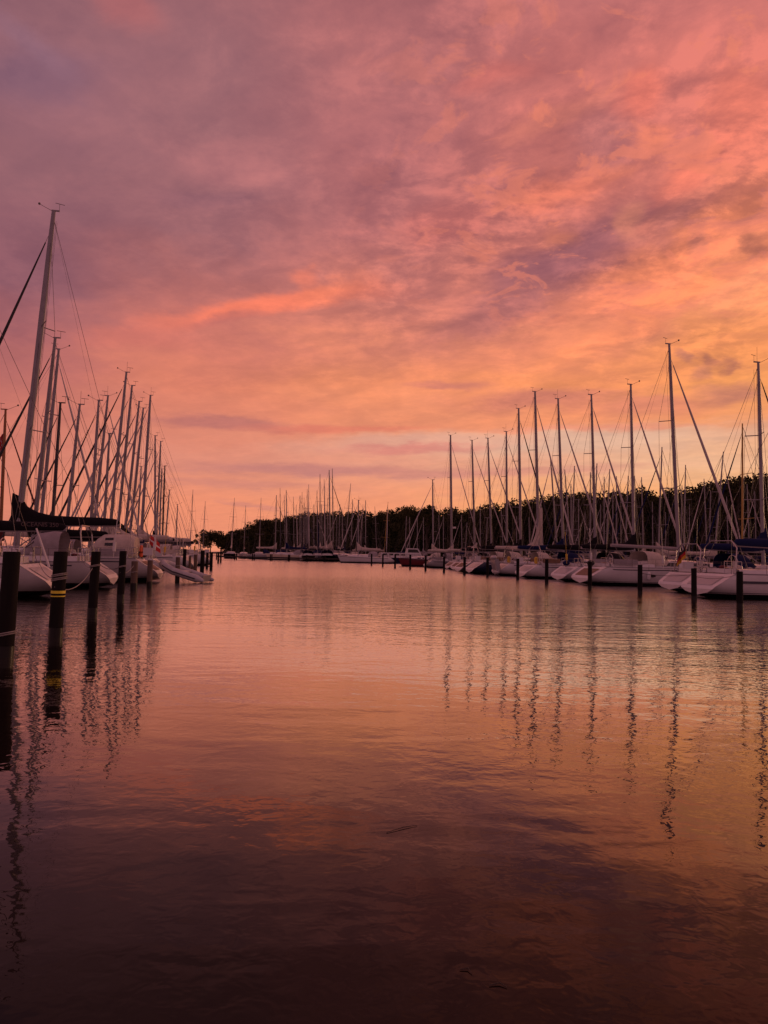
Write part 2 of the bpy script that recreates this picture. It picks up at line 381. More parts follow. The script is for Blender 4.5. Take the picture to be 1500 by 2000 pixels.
    t.links.new(h, bn.inputs['Height']); [t.links.new(bn.outputs[0], q_) for q_ in (glo.inputs['Normal'], fre.inputs['Normal'])]
    o = b.build('water', m, smooth=False); o['kind'] = 'structure'
WAVE = (.016, .0065, .0046)
water()

SHORE = [(150, 20), (120, 60), (80, 150), (52, 215), (0, 300), (-69, 400), (-110, 440)]
def shore_at(px):
    """distance of the wood behind the marina along the view at picture column px"""
    k = (px - 750) / FPX
    best = None
    for (x0, y0), (x1, y1) in zip(SHORE[:-1], SHORE[1:]):
        dx, dy = x1 - x0, y1 - y0; d = dx - k * dy
        if abs(d) < 1e-9: continue
        s = (k * y0 - x0) / d
        if -0.001 <= s <= 1.001: best = y0 + s * dy
    return best
b = MB()
rows = []
for off, z in ((-5, -.4), (0, .25), (6, .8), (40, 2.2), (400, 3.0)):
    rows.append([(x + off * .72, y + off * .69, z) for x, y in [(190, -60)] + SHORE])
b.grid(rows); o = b.build('shore', soilm); o['kind'] = 'structure'

# ------------------------------------------------------------------ trees
SKY = [(440,1046),(455,1040),(470,1036),(485,1030),(500,1019),(512,1015),(530,1018),(550,1012),(580,1008),(600,1004),(640,1003),(700,1000),(725,1004),(750,1001),(780,999),(790,991),(806,991),(815,998),(835,990),(843,991),(852,998),(880,995),(900,996),(920,999),(935,992),(980,987),(1010,980),(1045,976),(1080,972),(1108,964),(1125,961),(1137,971),(1160,967),(1200,967),(1240,962),(1260,960),(1300,964),(1330,957),(1370,952),(1400,947),(1440,936),(1460,938),(1500,930),(1600,905),(1800,880)]
def skyline(px):
    for (x0, y0), (x1, y1) in zip(SKY[:-1], SKY[1:]):
        if px <= x1: return y0 + (y1 - y0) * max(0, (px - x0)) / (x1 - x0)
    return SKY[-1][1]
RNG = np.random.default_rng(5)
def leaf_mesh(name, centres, radii, n_each, size, mtl, parent=None):
    """leaf sprays scattered through the lobes of one or more crowns, as a single mesh"""
    C_ = np.repeat(np.asarray(centres, float), n_each, 0); Rr = np.repeat(np.asarray(radii, float), n_each, 0)
    n = len(C_)
    d = RNG.normal(size=(n, 3)); d /= np.linalg.norm(d, axis=1, keepdims=True)
    rad = RNG.uniform(.25, 1.08, (n, 1)) ** .6
    p = C_ + d * rad * Rr
    a = RNG.normal(size=(n, 3)); a /= np.linalg.norm(a, axis=1, keepdims=True)
    bb = np.cross(a, RNG.normal(size=(n, 3))); bb /= np.linalg.norm(bb, axis=1, keepdims=True)
    sz = (size * RNG.uniform(.5, 1.4, (n, 1)))
    v = np.stack([p - a * sz, p + bb * sz * .55, p + a * sz, p - bb * sz * .55], 1).reshape(-1, 3)
    me = bpy.data.meshes.new(name); me.vertices.add(4 * n); me.vertices.foreach_set('co', v.ravel())
    me.loops.add(4 * n); me.loops.foreach_set('vertex_index', np.arange(4 * n, dtype=np.int32))
    me.polygons.add(n); me.polygons.foreach_set('loop_start', np.arange(0, 4 * n, 4, dtype=np.int32))
    me.materials.append(mtl); me.update(calc_edges=True); me.validate()
    o = bpy.data.objects.new(name, me); COL.objects.link(o)
    if parent: o.parent = parent
    return o
rnd = random.Random(11)
cs, rs = [], []
px = 446.0
while px < 1800:
    Z = shore_at(px) + 10
    top = (EYE + (1082.5 + .0217 * (px - 750) - skyline(px)) / FPX * Z) * 1.07
    for row in range(3):
        zz = Z + row * 7 + rnd.uniform(-2, 2)
        X = (px + rnd.uniform(-6, 6) - 750) / FPX * zz
        h = top * (zz / Z if row else .97) - rnd.uniform(-.2, .5)
        if row == 0: h *= rnd.uniform(.8, .98)
        w = rnd.uniform(2.6, 4.2)
        for k in range(7):
            f = k / 6
            cs.append((X + rnd.uniform(-w, w) * .55, zz + rnd.uniform(-2, 2), h * (.12 + .82 * f) - (.9 if k == 6 else 0)))
            q = rnd.uniform(1.9, 3.0) * (1 - .25 * f); rs.append((q * 1.25, q * 1.25, q))
    px += 3.4 * FPX / Z
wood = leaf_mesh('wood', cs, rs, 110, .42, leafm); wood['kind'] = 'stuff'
# solid wall added inside the wood, stops sky showing through the leaf sprays
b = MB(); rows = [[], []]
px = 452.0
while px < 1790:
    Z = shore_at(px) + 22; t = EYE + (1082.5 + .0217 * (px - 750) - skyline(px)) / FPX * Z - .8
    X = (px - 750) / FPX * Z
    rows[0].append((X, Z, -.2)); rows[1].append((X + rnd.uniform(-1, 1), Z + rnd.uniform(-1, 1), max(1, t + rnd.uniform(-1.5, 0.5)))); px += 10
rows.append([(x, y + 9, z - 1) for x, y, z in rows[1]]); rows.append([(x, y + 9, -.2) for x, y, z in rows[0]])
b.grid(rows); o = b.build('wood_sky_blocker', leafm, smooth=False); o['kind'] = 'stuff'

def tree(px, py, Z, width, label, sparse=False, seed=0):
    r = random.Random(seed); p = at_depth(px, py, Z); H = p.z
    t = thing('tree', label, 'tree', (p.x, Z, .3), 0, 'distinct trees along the far shore'); H -= .3
    b = MB(); b.tube([(0, 0, -.3), (.1, 0, H * .25), (-.05, .1, H * .55), (.1, 0, H * .8)], [H * .026, H * .02, H * .013, H * .004], 8)
    cs, rs = [], []
    nb = 9 if not sparse else 8
    for k in range(nb):
        a = k * 2.4 + r.uniform(-.4, .4); z0 = H * (.3 + .4 * k / nb); rad = width * r.uniform(.55, .95)
        e = (math.cos(a) * rad, math.sin(a) * rad, z0 + H * r.uniform(.08, .25))
        b.tube([(0, 0, z0), (e[0] * .5, e[1] * .5, z0 + (e[2] - z0) * .65), e], [H * .010, H * .006, H * .002], 5)
        q = width * (.42 if not sparse else .24); cs.append(e); rs.append((q * r.uniform(.8, 1.3), q, q * r.uniform(.6, .95)))
    for k in range(5 if not sparse else 2):
        q = width * (.45 if not sparse else .22)
        cs.append((r.uniform(-.4, .4) * width, r.uniform(-.4, .4) * width, H - q * .8 - r.uniform(0, .12) * H)); rs.append((q, q, q * .75))
    if not sparse:
        for k in range(4): cs.append((r.uniform(-.4, .4) * width, 0, H * (.35 + .12 * k))); rs.append((width * .5, width * .5, H * .13))
    b.build('trunk', barkm, t)
    leaf_mesh('crown', cs, rs, 150 if not sparse else 80, .40 * max(.7, Z / 330), leafm2, t)
for i, (a, z) in enumerate([((412, 1034, 352, 5.2, 'round dark tree standing alone at the low tip of the shore', False), 0),
    ((393, 1040, 345, 3.2, 'thin sparse tree with gaps showing sky, leftmost tree on the shore', True), 0),
    ((462, 1034, 372, 5, 'bushy tree at the low end where the wood begins', False), 0),
    ((436, 1043, 365, 4.2, 'low rounded tree between the lone tree and the wood', False), 0),
    ((510, 1013, 350, 5, 'domed tree top at the first step of the skyline', False), 0),
    ((797, 988, 278, 5.2, 'broad tree crown rising above the skyline over the blue hulled launch', False), 0),
    ((835, 985, 270, 3.6, 'see-through crown poking up just left of the radar mast', True), 0),
    ((1124, 958, 205, 4.2, 'rounded hump of a tree above the middle of the masts', False), 0),
    ((940, 990, 243, 3.8, 'tree crown edging above the wood between two tall masts', False), 0),
    ((1240, 958, 192, 3.6, 'ragged tree top beside the mast with black furled boom', False), 0),
    ((1372, 948, 172, 3.6, 'twiggy tree top right of the tallest mast', False), 0),
    ((1440, 930, 163, 3.4, 'ragged crown behind the golden mast', False), 0),
    ((1492, 926, 158, 3.6, 'high dark crown at the edge of the picture behind the navy boom', False), 0)]):
    tree(*a, seed=40 + i)

# ------------------------------------------------------------------ piles
def pile(px, ytop, ybase, r, label, light=False, Z=None, tilt=0.0, bands=False, ropes=()):
    p = at_water(px, ybase) if Z is None else Vector((at_depth(px, 1080, Z).x, Z, 0))
    top = at_depth(px, ytop, p.y).z
    t = thing('mooring_pile', label, 'pile', (p.x, p.y, 0), 0, 'wooden mooring piles lining the channel')
    rn = random.Random(int(px)); tx = tilt
    b = MB(); m0 = pilebr if light else pilem
    zs = [.28 if light else .18, top * .5, top - .02, top]
    rows = []
    for z, k in zip(zs, (1, .985, .97, .90)):
        rows.append([(math.cos(a) * r * k * (1 + rn.uniform(-.02, .02)) + tx * z, math.sin(a) * r * k, z) for a in [2 * math.pi * j / 16 for j in range(16)]])
    b.grid(rows, 0, True); o = len(b.v) - 16; b.f.append(tuple(range(o, o + 16))); b.mi.append(0)
    b.build('shaft', m0, t)
    b = MB(); b.tube([(tx * -1.5, 0, -1.5), (tx * .28, 0, .28 if light else .18)], [r * 1.03, r * 1.015], 16); b.build('wet_foot', wetp, t)
    if bands:
        for z, h in ((at_depth(px, 1156, p.y).z, .028), (at_depth(px, 1164, p.y).z, .011)):
            bb = MB(); bb.tube([(tx * z, 0, z - h), (tx * z, 0, z + h)], r * 1.03, 16); q = bb.build('yellow_band', yellowband, t)
            q['label'] = 'yellow band painted round the pile'
    for z in ropes:
        bb = MB()
        for k in range(2): bb.tube([(math.cos(a) * r * 1.07 + tx * z, math.sin(a) * r * 1.07, z + k * .03 + .03 * math.cos(a)) for a in [2 * math.pi * j / 18 for j in range(19)]], .012, 5)
        bb.build('rope_loop', ropem, t)
    return Vector((p.x, p.y, 0)), top
yellowband = mat('yellow_marking_paint', (.75, .62, .03), .5)
LP = [(9, 1077, 1283, .135, 'thickest black pile at the picture edge with a thin rope loop low on it', False, None, .02, False, (.36,)),
 (108, 1077, 1243, .135, 'black pile marked with two yellow bands', False, None, .02, True, (1.22, 1.14)),
 (180, 1077, 1200, .125, 'slim black pile next after the yellow banded one', False, None, .02, False, (1.3,)),
 (235, 1076, 1171, .125, 'black pile standing before the cream cockpit tent', False, None, .02, False, (1.15,)),
 (261, 1096, 1151, .145, 'short weathered brown pile, first of the pale ones', True, None, 0, False, (.75,)),
 (291.5, 1094, 1147, .125, 'short brown pile just left of the grey inflatable dinghy', True, None, 0, False, ()),
 (346, 1088, 1137, .125, 'brown pile in front of the grey inflatable dinghy', True, None, 0, False, (.9,)),
 (359, 1072, 1118, .14, 'dark pile behind the dinghy tubes', False, None, .01, False, ()),
 (370, 1086, 1119, .10, 'thin low pile between two dark ones beyond the dinghy', True, None, 0, False, ()),
 (381, 1083, 1120, .14, 'weathered pile beyond the dinghy stern', True, None, 0, False, ()),
 (394, 1075, 1124, .15, 'tall black pile beyond the dinghy stern', False, None, .01, False, ()),
 (404, 1079, 1111, .12, 'grey pile paired with a taller one at the row end', False, None, 0, False, ()),
 (412, 1078, 1114, .14, 'stout dark pile closing the near pile row', False, None, 0, False, ()),
 (426, 1078, 1100, .13, 'far small pile near the start of the jetty', False, None, 0, False, ()),
 (431, 1070, 1099, .13, 'tall thin pile at the start of the jetty', False, None, 0, False, ())]
PT = [pile(*a) for a in LP]
RP = [(1445, 1116, 1187, 'pile before the hull with the broad dark side stripe'), (1355.5, 1110, 1172, 'pile between the German flag and the lettered hull'),
 (1250, 1103, 1160, 'pile standing off the long white hull with the bare white boom'), (1152, 1097, 1150, 'pile at the stern of the long white hull'),
 (1067.5, 1092, 1141, 'pile right of the grey tender on davits'), (1011, 1091, 1133, 'pile in front of the grey tender on davits'),
 (952, 1089, 1127, 'pile before the dark blue topsides'), (907, 1088, 1123, 'pile between two sloping white sterns'),
 (867, 1087, 1118.5, 'pile left of the pair of small white sterns'), (831, 1084.5, 1115, 'pile near the sloping end of the red hull'),
 (801, 1083, 1112, 'pile before the middle of the red hull'), (771.4, 1082.5, 1109.5, 'pile at the bow of the red hull'),
 (747.5, 1082, 1107, 'pile before the dark hull of the motor cruiser'), (725.5, 1081.5, 1104.7, 'farthest pile of the row, beside the white sloop')]
PR_ = [pile(a, t_, b_, .125, 'dark ' + l) for a, t_, b_, l in RP]

# ------------------------------------------------------------------ sailing boats
def boat_profile(LO):
    k = LO / 11.0
    B = 1.75 * (k ** .7)
    def half(s): return B * ((1 - .20 * ((.42 - s) / .42) ** 2) if s < .42 else max(0.0, 1 - ((s - .42) / .58) ** 2.3)) 
    def sheer(s): return (1.05 + .10 * (1 - s) * (1 - s) + .34 * s * s) * (k ** .5)
    return k, B, half, sheer
def sail_boat(bx, by, tx, ty, Z, head, label, hull=None, LO=None, boom='black', hood=None, genoa='white', detail=2,
              mast=None, group=None, flag=None, stripe_c=True, wood=False, tent=False, radar=False, boot=True, extra=None, offx=0.0, hs=0.0, hscale=1.0, boom_up=0.0, no_mast=False):
    Bp = at_depth(bx, by, Z); T = at_depth(tx, ty, Z)
    d = (T - Bp); H = T.z
    base = Bp + d * ((0.0 - Bp.z) / d.z)
    LO = LO or max(7.5, min(14, H / 1.36)); k, B, half, sheer = boat_profile(LO)
    hull = hull or gel; mast = mast or alu
    ca, sa = math.cos(-head), math.sin(-head)
    def loc(w):  # world -> local
        x, y = w.x - base.x, w.y - base.y
        return Vector((x * ca - y * sa, x * sa + y * ca, w.z))
    t = thing('sailboat', label, 'sailboat', (base.x, base.y, 0), head, group)
    X0 = -.585 * LO + offx
    ns = 15 if detail else 9
    S = [i / (ns - 1) for i in range(ns)]; S = [0, .03] + S[1:-1] + [.97, 1.0] if detail else S
    scoop = .95 * k
    def hp(s, h, sgn):  # h: 0 bottom .. 1 deck edge
        sh = sheer(s); z = -.45 + (sh + .45) * h
        wz = {0: 0, .15: .60, .3: .84, .45: .93, .6: .97, .8: 1.0, 1.0: 1.0}[h]
        y = half(s) * (wz if s < .42 else wz * (1 - (1 - wz) * 0) - (1 - h) * .25 * ((s - .42) / .58) * (1 if h > 0 else 0)) 
        y = max(y, 0.0)
        x = X0 + s * LO
        x += scoop * max(0, (h - .38) / .62) * max(0, 1 - s / .12) ** 1.0
        x -= (1 - h) * .9 * k * max(0, (s - .6) / .4) ** 3
        if s < .25: z += (1 - h) * .58 * (1 - s / .25)
        return (x, sgn * y, z)
    HS = (0, .15, .3, .45, .6, .8, 1.0)
    b = MB()
    rows = [[hp(s, h, -1) for h in reversed(HS)] + [hp(s, h, 1) for h in HS[1:]] for s in S]
    b.grid(rows); hl = b.build('hull', hull_paint(hull, int(bx) % 2 == 0), t)
    # transom, sloped like a bathing platform
    if detail:
        b = MB(); ring = rows[0]; c = (sum(p[0] for p in ring) / len(ring), 0, .35)
        pr = [(p[0] - .012, p[1], p[2]) for p in ring]
        half_n = len(HS)
        for i in range(half_n - 1):
            a1, a2 = pr[i], pr[i + 1]; m1, m2 = pr[-1 - i], pr[-2 - i]
            b.add([a1, a2, m2, m1], [(0, 1, 2, 3)])
        w = half(0)
        b.box((X0 + .30 * k, 0, .46), (.34, w * 1.1, .05)); b.box((X0 + .62 * k, 0, .78), (.32, w * 1.0, .05))
        tr = b.build('transom', tgel, t)
        b = MB(); cx_ = [sum(p[i_] for p in pr) / len(pr) for i_ in range(3)]
        rr2 = [tuple(cx_[i_] + (p[i_] - cx_[i_]) * .70 + (-.02 if i_ == 0 else .04 if i_ == 2 else 0) for i_ in range(3)) for p in pr]
        for i in range(half_n - 1): b.add([rr2[i], rr2[i + 1], rr2[-2 - i], rr2[-1 - i]], [(0, 1, 2, 3)])
        b.build('shaded_recess_panel', palegrey if int(bx) % 3 else teak, t)  # flat darker panel for the transom recess, its shade put into the colour
        if detail > 1:
            b = MB()
            for yy in (-.14, .14): b.tube([(X0 + .05 * k - .06, w * .35 + yy, .2), (X0 + .75 * k - .08, w * .35 + yy, .95)], .014, 5)
            for q in (.1, .35, .6, .85): b.tube([(X0 + (.05 + .7 * q) * k - .06, w * .35 - .14, .2 + .75 * q), (X0 + (.05 + .7 * q) * k - .06, w * .35 + .14, .2 + .75 * q)], .012, 5)
            b.build('bathing_ladder', steel, t)
    if False:
        for sg in (-1, 1):
            b = MB(); rws = []
            for z0 in (.02, .13):
                r_ = []
                for s in S[1:-1]:
                    sh = sheer(s); lift = .58 * (1 - s / .25) if s < .25 else 0
                    # find hull y by interpolation along the section
                    pts = [hp(s, h, sg) for h in HS]; y = pts[-1][1]; x = pts[-1][0]
                    for p0, p1 in zip(pts[:-1], pts[1:]):
                        if p0[2] <= z0 <= p1[2] + 1e-6:
                            f = (z0 - p0[2]) / (p1[2] - p0[2] + 1e-9); y = p0[1] + f * (p1[1] - p0[1]); x = p0[0] + f * (p1[0] - p0[0]); break
                    r_.append((x, y + sg * .008, z0))
                rws.append(r_)
            b.grid(rws); b.build('waterline_stripe', antif, t)
    if stripe_c and detail:
        for sg in (-1, 1):
            b = MB(); b.grid([[(lambda p: (p[0], p[1] + sg * .006, p[2] - dz))(hp(s, 1.0, sg)) for s in S[1:-1]] for dz in (.11, .17)])
            b.build('sheer_stripe', stripe if hull is not navy else gel, t)
    # deck with raised toe rail
    b = MB(); b.grid([[(p[0], p[1] * .995 * q, p[2] - .02 + .07 * (1 - q * q)) for q in (-1, -.5, 0, .5, 1)] for p in [hp(s, 1.0, 1) for s in S]])
    b.build('deck', teak if wood else deckm, t)
    if detail > 1:
        b = MB()
        for sg in (-1, 1): b.tube([(lambda p: (p[0], p[1] * .985, p[2] + .03))(hp(s, 1.0, sg)) for s in S[:-1]], .03, 4)
        b.build('toe_rail', alu if not wood else varn, t)
    # coachroof
    b = MB(); rows = []; cst = [.36, .40, .52, .64, .74, .80, .83]; ch = [.42, .50, .50, .43, .33, .19, .02]
    cp = []
    for s, h in zip(cst, ch):
        w = min(half(s) * .66, B * .60); z0 = sheer(s) - .02; x = X0 + s * LO; h *= k ** .3 * (1.6 if wood else 1)
        rows.append([(x, -w, z0), (x, -w * .93, z0 + h * .8), (x, -w * .75, z0 + h), (x, 0, z0 + h * 1.14), (x, w * .75, z0 + h), (x, w * .93, z0 + h * .8), (x, w, z0)])
    b.grid(rows); b.f.append(tuple(range(6, -1, -1))); b.mi.append(0); cb = b.build('cabin', gel if not wood else varn, t)
    if detail:
        for sg in (-1, 1):
            for (s0, s1) in (((.42, .52), (.545, .63), (.655, .71)) if detail > 1 else ((.43, .66),)):
                q = []
                for s in (s0, s1):
                    i = max(j for j in range(len(cst) - 1) if cst[j] <= s); f = (s - cst[i]) / (cst[i + 1] - cst[i])
                    P = [tuple(a + f * (c - a) for a, c in zip(rows[i][j], rows[i + 1][j])) for j in ((0, 1) if sg < 0 else (6, 5))]
                    q.append([tuple(P[0][m_] + g * (P[1][m_] - P[0][m_]) + (sg * .012 if m_ == 1 else 0) for m_ in range(3)) for g in (.32, .95)])
                b = MB(); b.add([q[0][0], q[1][0], q[1][1], q[0][1]], [(0, 1, 2, 3)]); b.build('window', glass, cb)
    xs = X0 + LO * .2
    if detail > 1:
        # cockpit coamings, wheel, pushpit, pulpit, stanchions
        b = MB()
        for sg in (-1, 1):
            b.grid([[(X0 + LO * s, sg * half(s) * q, sheer(s) + z) for q, z in ((.80, 0), (.76, .24), (.62, .27), (.58, 0))] for s in (.12, .2, .28, .36)])
        b.build('coaming', gel, t)
        wx = X0 + LO * .17; b = MB(); rw = .42
        b.tube([(wx, rw * math.cos(a), sheer(.2) + .52 + rw * math.sin(a)) for a in [2 * math.pi * j / 20 for j in range(21)]], .018, 5)
        for j in range(3): b.tube([(wx, rw * math.cos(j * math.pi / 3), sheer(.2) + .52 + rw * math.sin(j * math.pi / 3)), (wx, -rw * math.cos(j * math.pi / 3), sheer(.2) + .52 - rw * math.sin(j * math.pi / 3))], .01, 4)
        b.box((wx + .12, 0, sheer(.2) + .25), (.16, .2, .75)); b.build('steering_wheel', steel, t)
    if detail > 1:
        q = random.Random(int(bx * 5)); n_p = q.choice((1, 2, 3))
        for sg in (-1, 1):
            for s_ in [.30 + .13 * i_ + q.uniform(0, .03) for i_ in range(n_p)]:
                b = MB(); r1_ = []
                for a_ in [2 * math.pi * j_ / 12 for j_ in range(12)]:
                    ss = s_ + math.cos(a_) * .26 / LO; r1_.append((X0 + ss * LO, sg * (half(ss) * 1.0 + .012), .72 + .08 * math.sin(a_)))
                b.add(r1_, [tuple(range(12))]); b.build('porthole', glass, t)
    if detail > 1 or (detail and Z < 90):
        q = random.Random(int(bx * 13))
        for sg in (-1, 1):
            b = MB(); x = X0 + LO * .29; b.tube([(x, sg * half(.3) * .69, sheer(.3) + .26), (x, sg * half(.3) * .69, sheer(.3) + .42)], [.1, .07], 10); b.build('winch', steel, t)
        b = MB(); b.box((X0 + LO * .13, 0, sheer(.15) + .12), (.35, half(.1) * 1.3, .3)); b.build('helm_seat', gel, t)
        if q.random() < .55:
            b = MB(); x = X0 + LO * .04; sg = q.choice((-1, 1)); y = sg * half(.05) * .78
            b.box((x, y, sheer(.05) + .42), (.5, .28, .42)); b.build('life_raft_case', gel, t)
        if q.random() < .5:
            b = MB(); x = X0 + LO * .10; w_ = half(.1) * .8; z_ = sheer(.1)
            b.tube([(x, -w_, z_), (x + .15, -w_ * .95, z_ + 1.3), (x + .2, -w_ * .6, z_ + 1.65), (x + .2, w_ * .6, z_ + 1.65), (x + .15, w_ * .95, z_ + 1.3), (x, w_, z_)], .03, 6); b.build('stern_arch', steel, t)
        if q.random() < .35:
            b = MB(); x = X0 + LO * .02; sg = q.choice((-1, 1)); b.tube([(x, sg * half(0) * .7, sheer(0) + .2), (x - .15, sg * half(0) * .7, sheer(0) + 2.6)], .015, 4); b.tube([(x - .02, sg * half(0) * .7, sheer(0) + .5), (x - .04, sg * half(0) * .7, sheer(0) + .95)], .08, 7); b.build('rescue_pole', q.choice((yellow, gel, gel)), t)
        cu = q.choice((creamc, greyc, navyc, teak))
        for sg in ((-1, 1) if q.random() < .35 else ()):
            b = MB(); b.grid([[(X0 + LO * s_, sg * half(s_) * u_, sheer(s_) + .2 + z_) for u_, z_ in ((.86, .02), (.84, .34), (.80, .36), (.78, .04))] for s_ in (.13, .17, .22, .26)]); b.build('weather_cloth', cu, t)
        for k_ in range(4):
            b = MB(); xx = X0 + LO * q.uniform(.14, .33); yy = q.uniform(-.5, .5) * half(.2); b.ball((xx, yy, sheer(.2) + q.uniform(.15, .5)), q.uniform(.1, .2), 7, 5, sc=(1.3, 1, .8)); b.build('cushion', q.choice((creamc, greyc, navyc, dkredc)), t)
        b = MB(); b.tube([(X0 + LO * .36, .2, sheer(.5) + .4), (X0 + LO * .56, .1, sheer(.6) + .42)], .05, 6); b.box((X0 + LO * .62, 0, sheer(.62) + .42), (.55, .5, .06)); b.build('hatch', glass, t)
    if detail:
        wire_ = steel; b = MB(); r_ = .016 if detail > 1 else .02
        pz = .62
        st = [hp(s, 1.0, 1) for s in (0, .03, .1)]
        for hh in (pz, pz * .5):
            pts = [(p[0], p[1] * .95, p[2] + hh) for p in reversed(st)] + [(st[0][0] + .05, st[0][1] * .45, st[0][2] + hh)]
            b.tube(pts, r_, 5); b.tube([(x, -y, z) for x, y, z in pts], r_, 5)
        for sg in (-1, 1):
            for p in (st[0], st[2]): b.tube([(p[0], sg * p[1] * .95, p[2]), (p[0], sg * p[1] * .95, p[2] + pz)], r_, 5)
            b.tube([(st[0][0] + .05, sg * st[0][1] * .45, st[0][2]), (st[0][0] + .05, sg * st[0][1] * .45, st[0][2] + pz)], r_, 5)
        b.tube([(st[0][0] + .05, -st[0][1] * .45, st[0][2] + .02), (st[0][0] + .05, st[0][1] * .45, st[0][2] + .02)], r_, 5)
        b.build('pushpit_rail', wire_, t)
        b = MB(); fp = [hp(s, 1.0, 1) for s in (.9, .96, .995)]
        for hh in (.62, .32):
            pts = [(p[0], p[1] * .9, p[2] + hh) for p in fp]; b.tube(pts + [(x, -y, z) for x, y, z in reversed(pts)], r_, 5)
        for sg in (-1, 1):
            for p in fp[:2]: b.tube([(p[0], sg * p[1] * .9, p[2]), (p[0], sg * p[1] * .9, p[2] + .62)], r_, 5)
        b.build('pulpit_rail', wire_, t)
        if detail > 1:
            b = MB()
            for sg in (-1, 1):
                for s in (.22, .35, .48, .61, .74, .84): p = hp(s, 1.0, sg); b.tube([(p[0], p[1] * .95, p[2]), (p[0], p[1] * .95, p[2] + .6)], .012, 4)
                for hh in (.6, .32): b.tube([(lambda p: (p[0], p[1] * .95, p[2] + hh))(hp(s, 1.0, sg)) for s in (.1, .22, .35, .48, .61, .74, .84, .9)], .006, 3)
            b.build('lifeline', wire, t)
    # spray hood / tent
    if hood or tent:
        hm = {'cream': creamc, 'navy': navyc, 'black': blackc, 'grey': greyc}[hood or 'cream']
        w = B * .62; z0 = sheer(.38) + .18
        sec = [(.335, .98, 1.0), (.37, 1.0, 1.0), (.42, .92, .98), (.47, .40, .92), (.485, .14, .85)] if not tent else [(.10, 1.02, .9), (.12, 1.14, .95), (.17, 1.17, 1.0), (.225, 1.14, 1.0), (.25, .9, .95), (.29, .22, .88)]
        rows = []
        for s, h, q in sec:
            s += hs; h *= hscale
            rows.append([(X0 + LO * s + (0 if tent else .0), -w * q * math.copysign(abs(math.cos(a)) ** .55, math.cos(a)), z0 + (h * math.sin(a) ** .62 if 0 < a < math.pi - 1e-6 else 0)) for a in [math.pi * j / 12 for j in range(13)]])
        b = MB(); b.grid(rows)
        if tent: b.f.append(tuple(range(13))); b.mi.append(0)
        hd = b.build('sprayhood' if not tent else 'cockpit_tent', hm, t)
        if detail:
            for sg in (0, 1):
                i = 2; j0, j1 = (2, 4) if not tent else (1, 3)
                b = MB(); 
                r1, r2 = rows[i], rows[i + 1]; ja, jb = (j0, j1) if sg == 0 else (12 - j0, 12 - j1)
                def mixp(a_, c_, f_): return tuple(p + (q2 - p) * f_ for p, q2 in zip(a_, c_))
                off = -.02 if sg == 0 else .02
                vs = [mixp(r1[ja], r2[ja], .2), mixp(r1[ja], r2[ja], .8), mixp(r1[jb], r2[jb], .8), mixp(r1[jb], r2[jb], .2)]
                b.add([(v[0], v[1] + off, v[2] + .02) for v in vs], [(0, 1, 2, 3)]); b.build('hood_window', glass, hd)
    if not no_mast:
        ml = loc(base); mtop = loc(T); zb = sheer(.58) + .3
        ax = (mtop - ml)
        def on(h): return ml + ax * (h / H)
        mr = (.15 if H > 18 else .132 if detail else .118) * (1 if detail else .9) * (max(H, 9) / 15) ** .5
        b = MB(); n_ = 10 if detail else 6
        hs = [sheer(.58), H * .35, H * .7, H * .9, H]; fr = [1, 1, .96, .8, .62]
        prows = []
        for h, f in zip(hs, fr):
            p = on(h); bend = -.0045 * H * math.sin(math.pi * h / H)
            prows.append([(p.x - bend * 0 + mr * f * math.cos(2 * math.pi * j / n_), p.y + mr * .66 * f * math.sin(2 * math.pi * j / n_), p.z) for j in range(n_)])
        b.grid(prows, 0, True); b.f.append(tuple(range(len(b.v) - n_, len(b.v)))); b.mi.append(0)
        ms = b.build('mast', mast, t)
        # spreaders
        lv = (.40, .68) if H > 12.5 else (.52,)
        tips = []
        for q in lv:
            b = MB(); p = on(H * q); sw = B * (.62 if q < .6 else .48) * (1 if len(lv) > 1 else .9)
            tp = [(p.x - .42 * k, p.y + sg * sw, p.z + .06) for sg in (-1, 1)]
            b.tube([tp[0], (p.x - .03, p.y, p.z), tp[1]], .03 if detail else .028, 4); b.build('spreader', mast, ms); tips.append(tp)
        if detail:
            b = MB(); p = on(H)
            b.box((p.x - .1, p.y, p.z + .02), (.42, .07, .07)); b.build('masthead', mast, ms)
            b = MB(); b.tube([(p.x + .1, p.y, p.z), (p.x + .75, p.y, p.z + .32)], .012, 4); b.ball((p.x + .77, p.y, p.z + .34), .07, 6, 4)
            b.tube([(p.x - .3, p.y, p.z + .03), (p.x - .3, p.y, p.z + .42)], .01, 4); b.tube([(p.x - .55, p.y - .1, p.z + .42), (p.x - .1, p.y + .1, p.z + .42)], .016, 4)
            b.build('wind_vane', wire, ms)
            if H * 7 % 3 < 1:
                b = MB(); b.tube([(p.x - .05, p.y + .04, p.z), (p.x - .05, p.y + .04, p.z + .95)], .01, 4); b.build('antenna', wire, ms)
        if radar:
            b = MB(); p = on(H * .30); b.box((p.x + .2, p.y, p.z - .08), (.3, .1, .06)); b.tube([(p.x + .38, p.y, p.z - .05), (p.x + .38, p.y, p.z + .19)], .30, 12); b.build('radar_dome', gel, ms)
        # stays
        wr = .013 if detail else .014
        b = MB(); bow = hp(1.0, 1.0, 1); pt = on(H * .985); stn = hp(0, 1.0, 1)
        fz = on(H * .93)
        for sg in (-1, 1):
            chain = Vector((-.25, sg * half(.56) * .93, sheer(.56)))
            pts = [on(H * .93 if len(lv) > 1 else H * .9)] + [Vector(tp[0 if sg < 0 else 1]) for tp in reversed(tips)] + [chain]
            b.tube(pts, wr, 3, cap=False)
            for q, tp in zip(lv, tips): b.tube([on(H * q * .985), chain + Vector((-.3, 0, 0))], wr, 3, cap=False)
        b.build('shroud', wire, t)
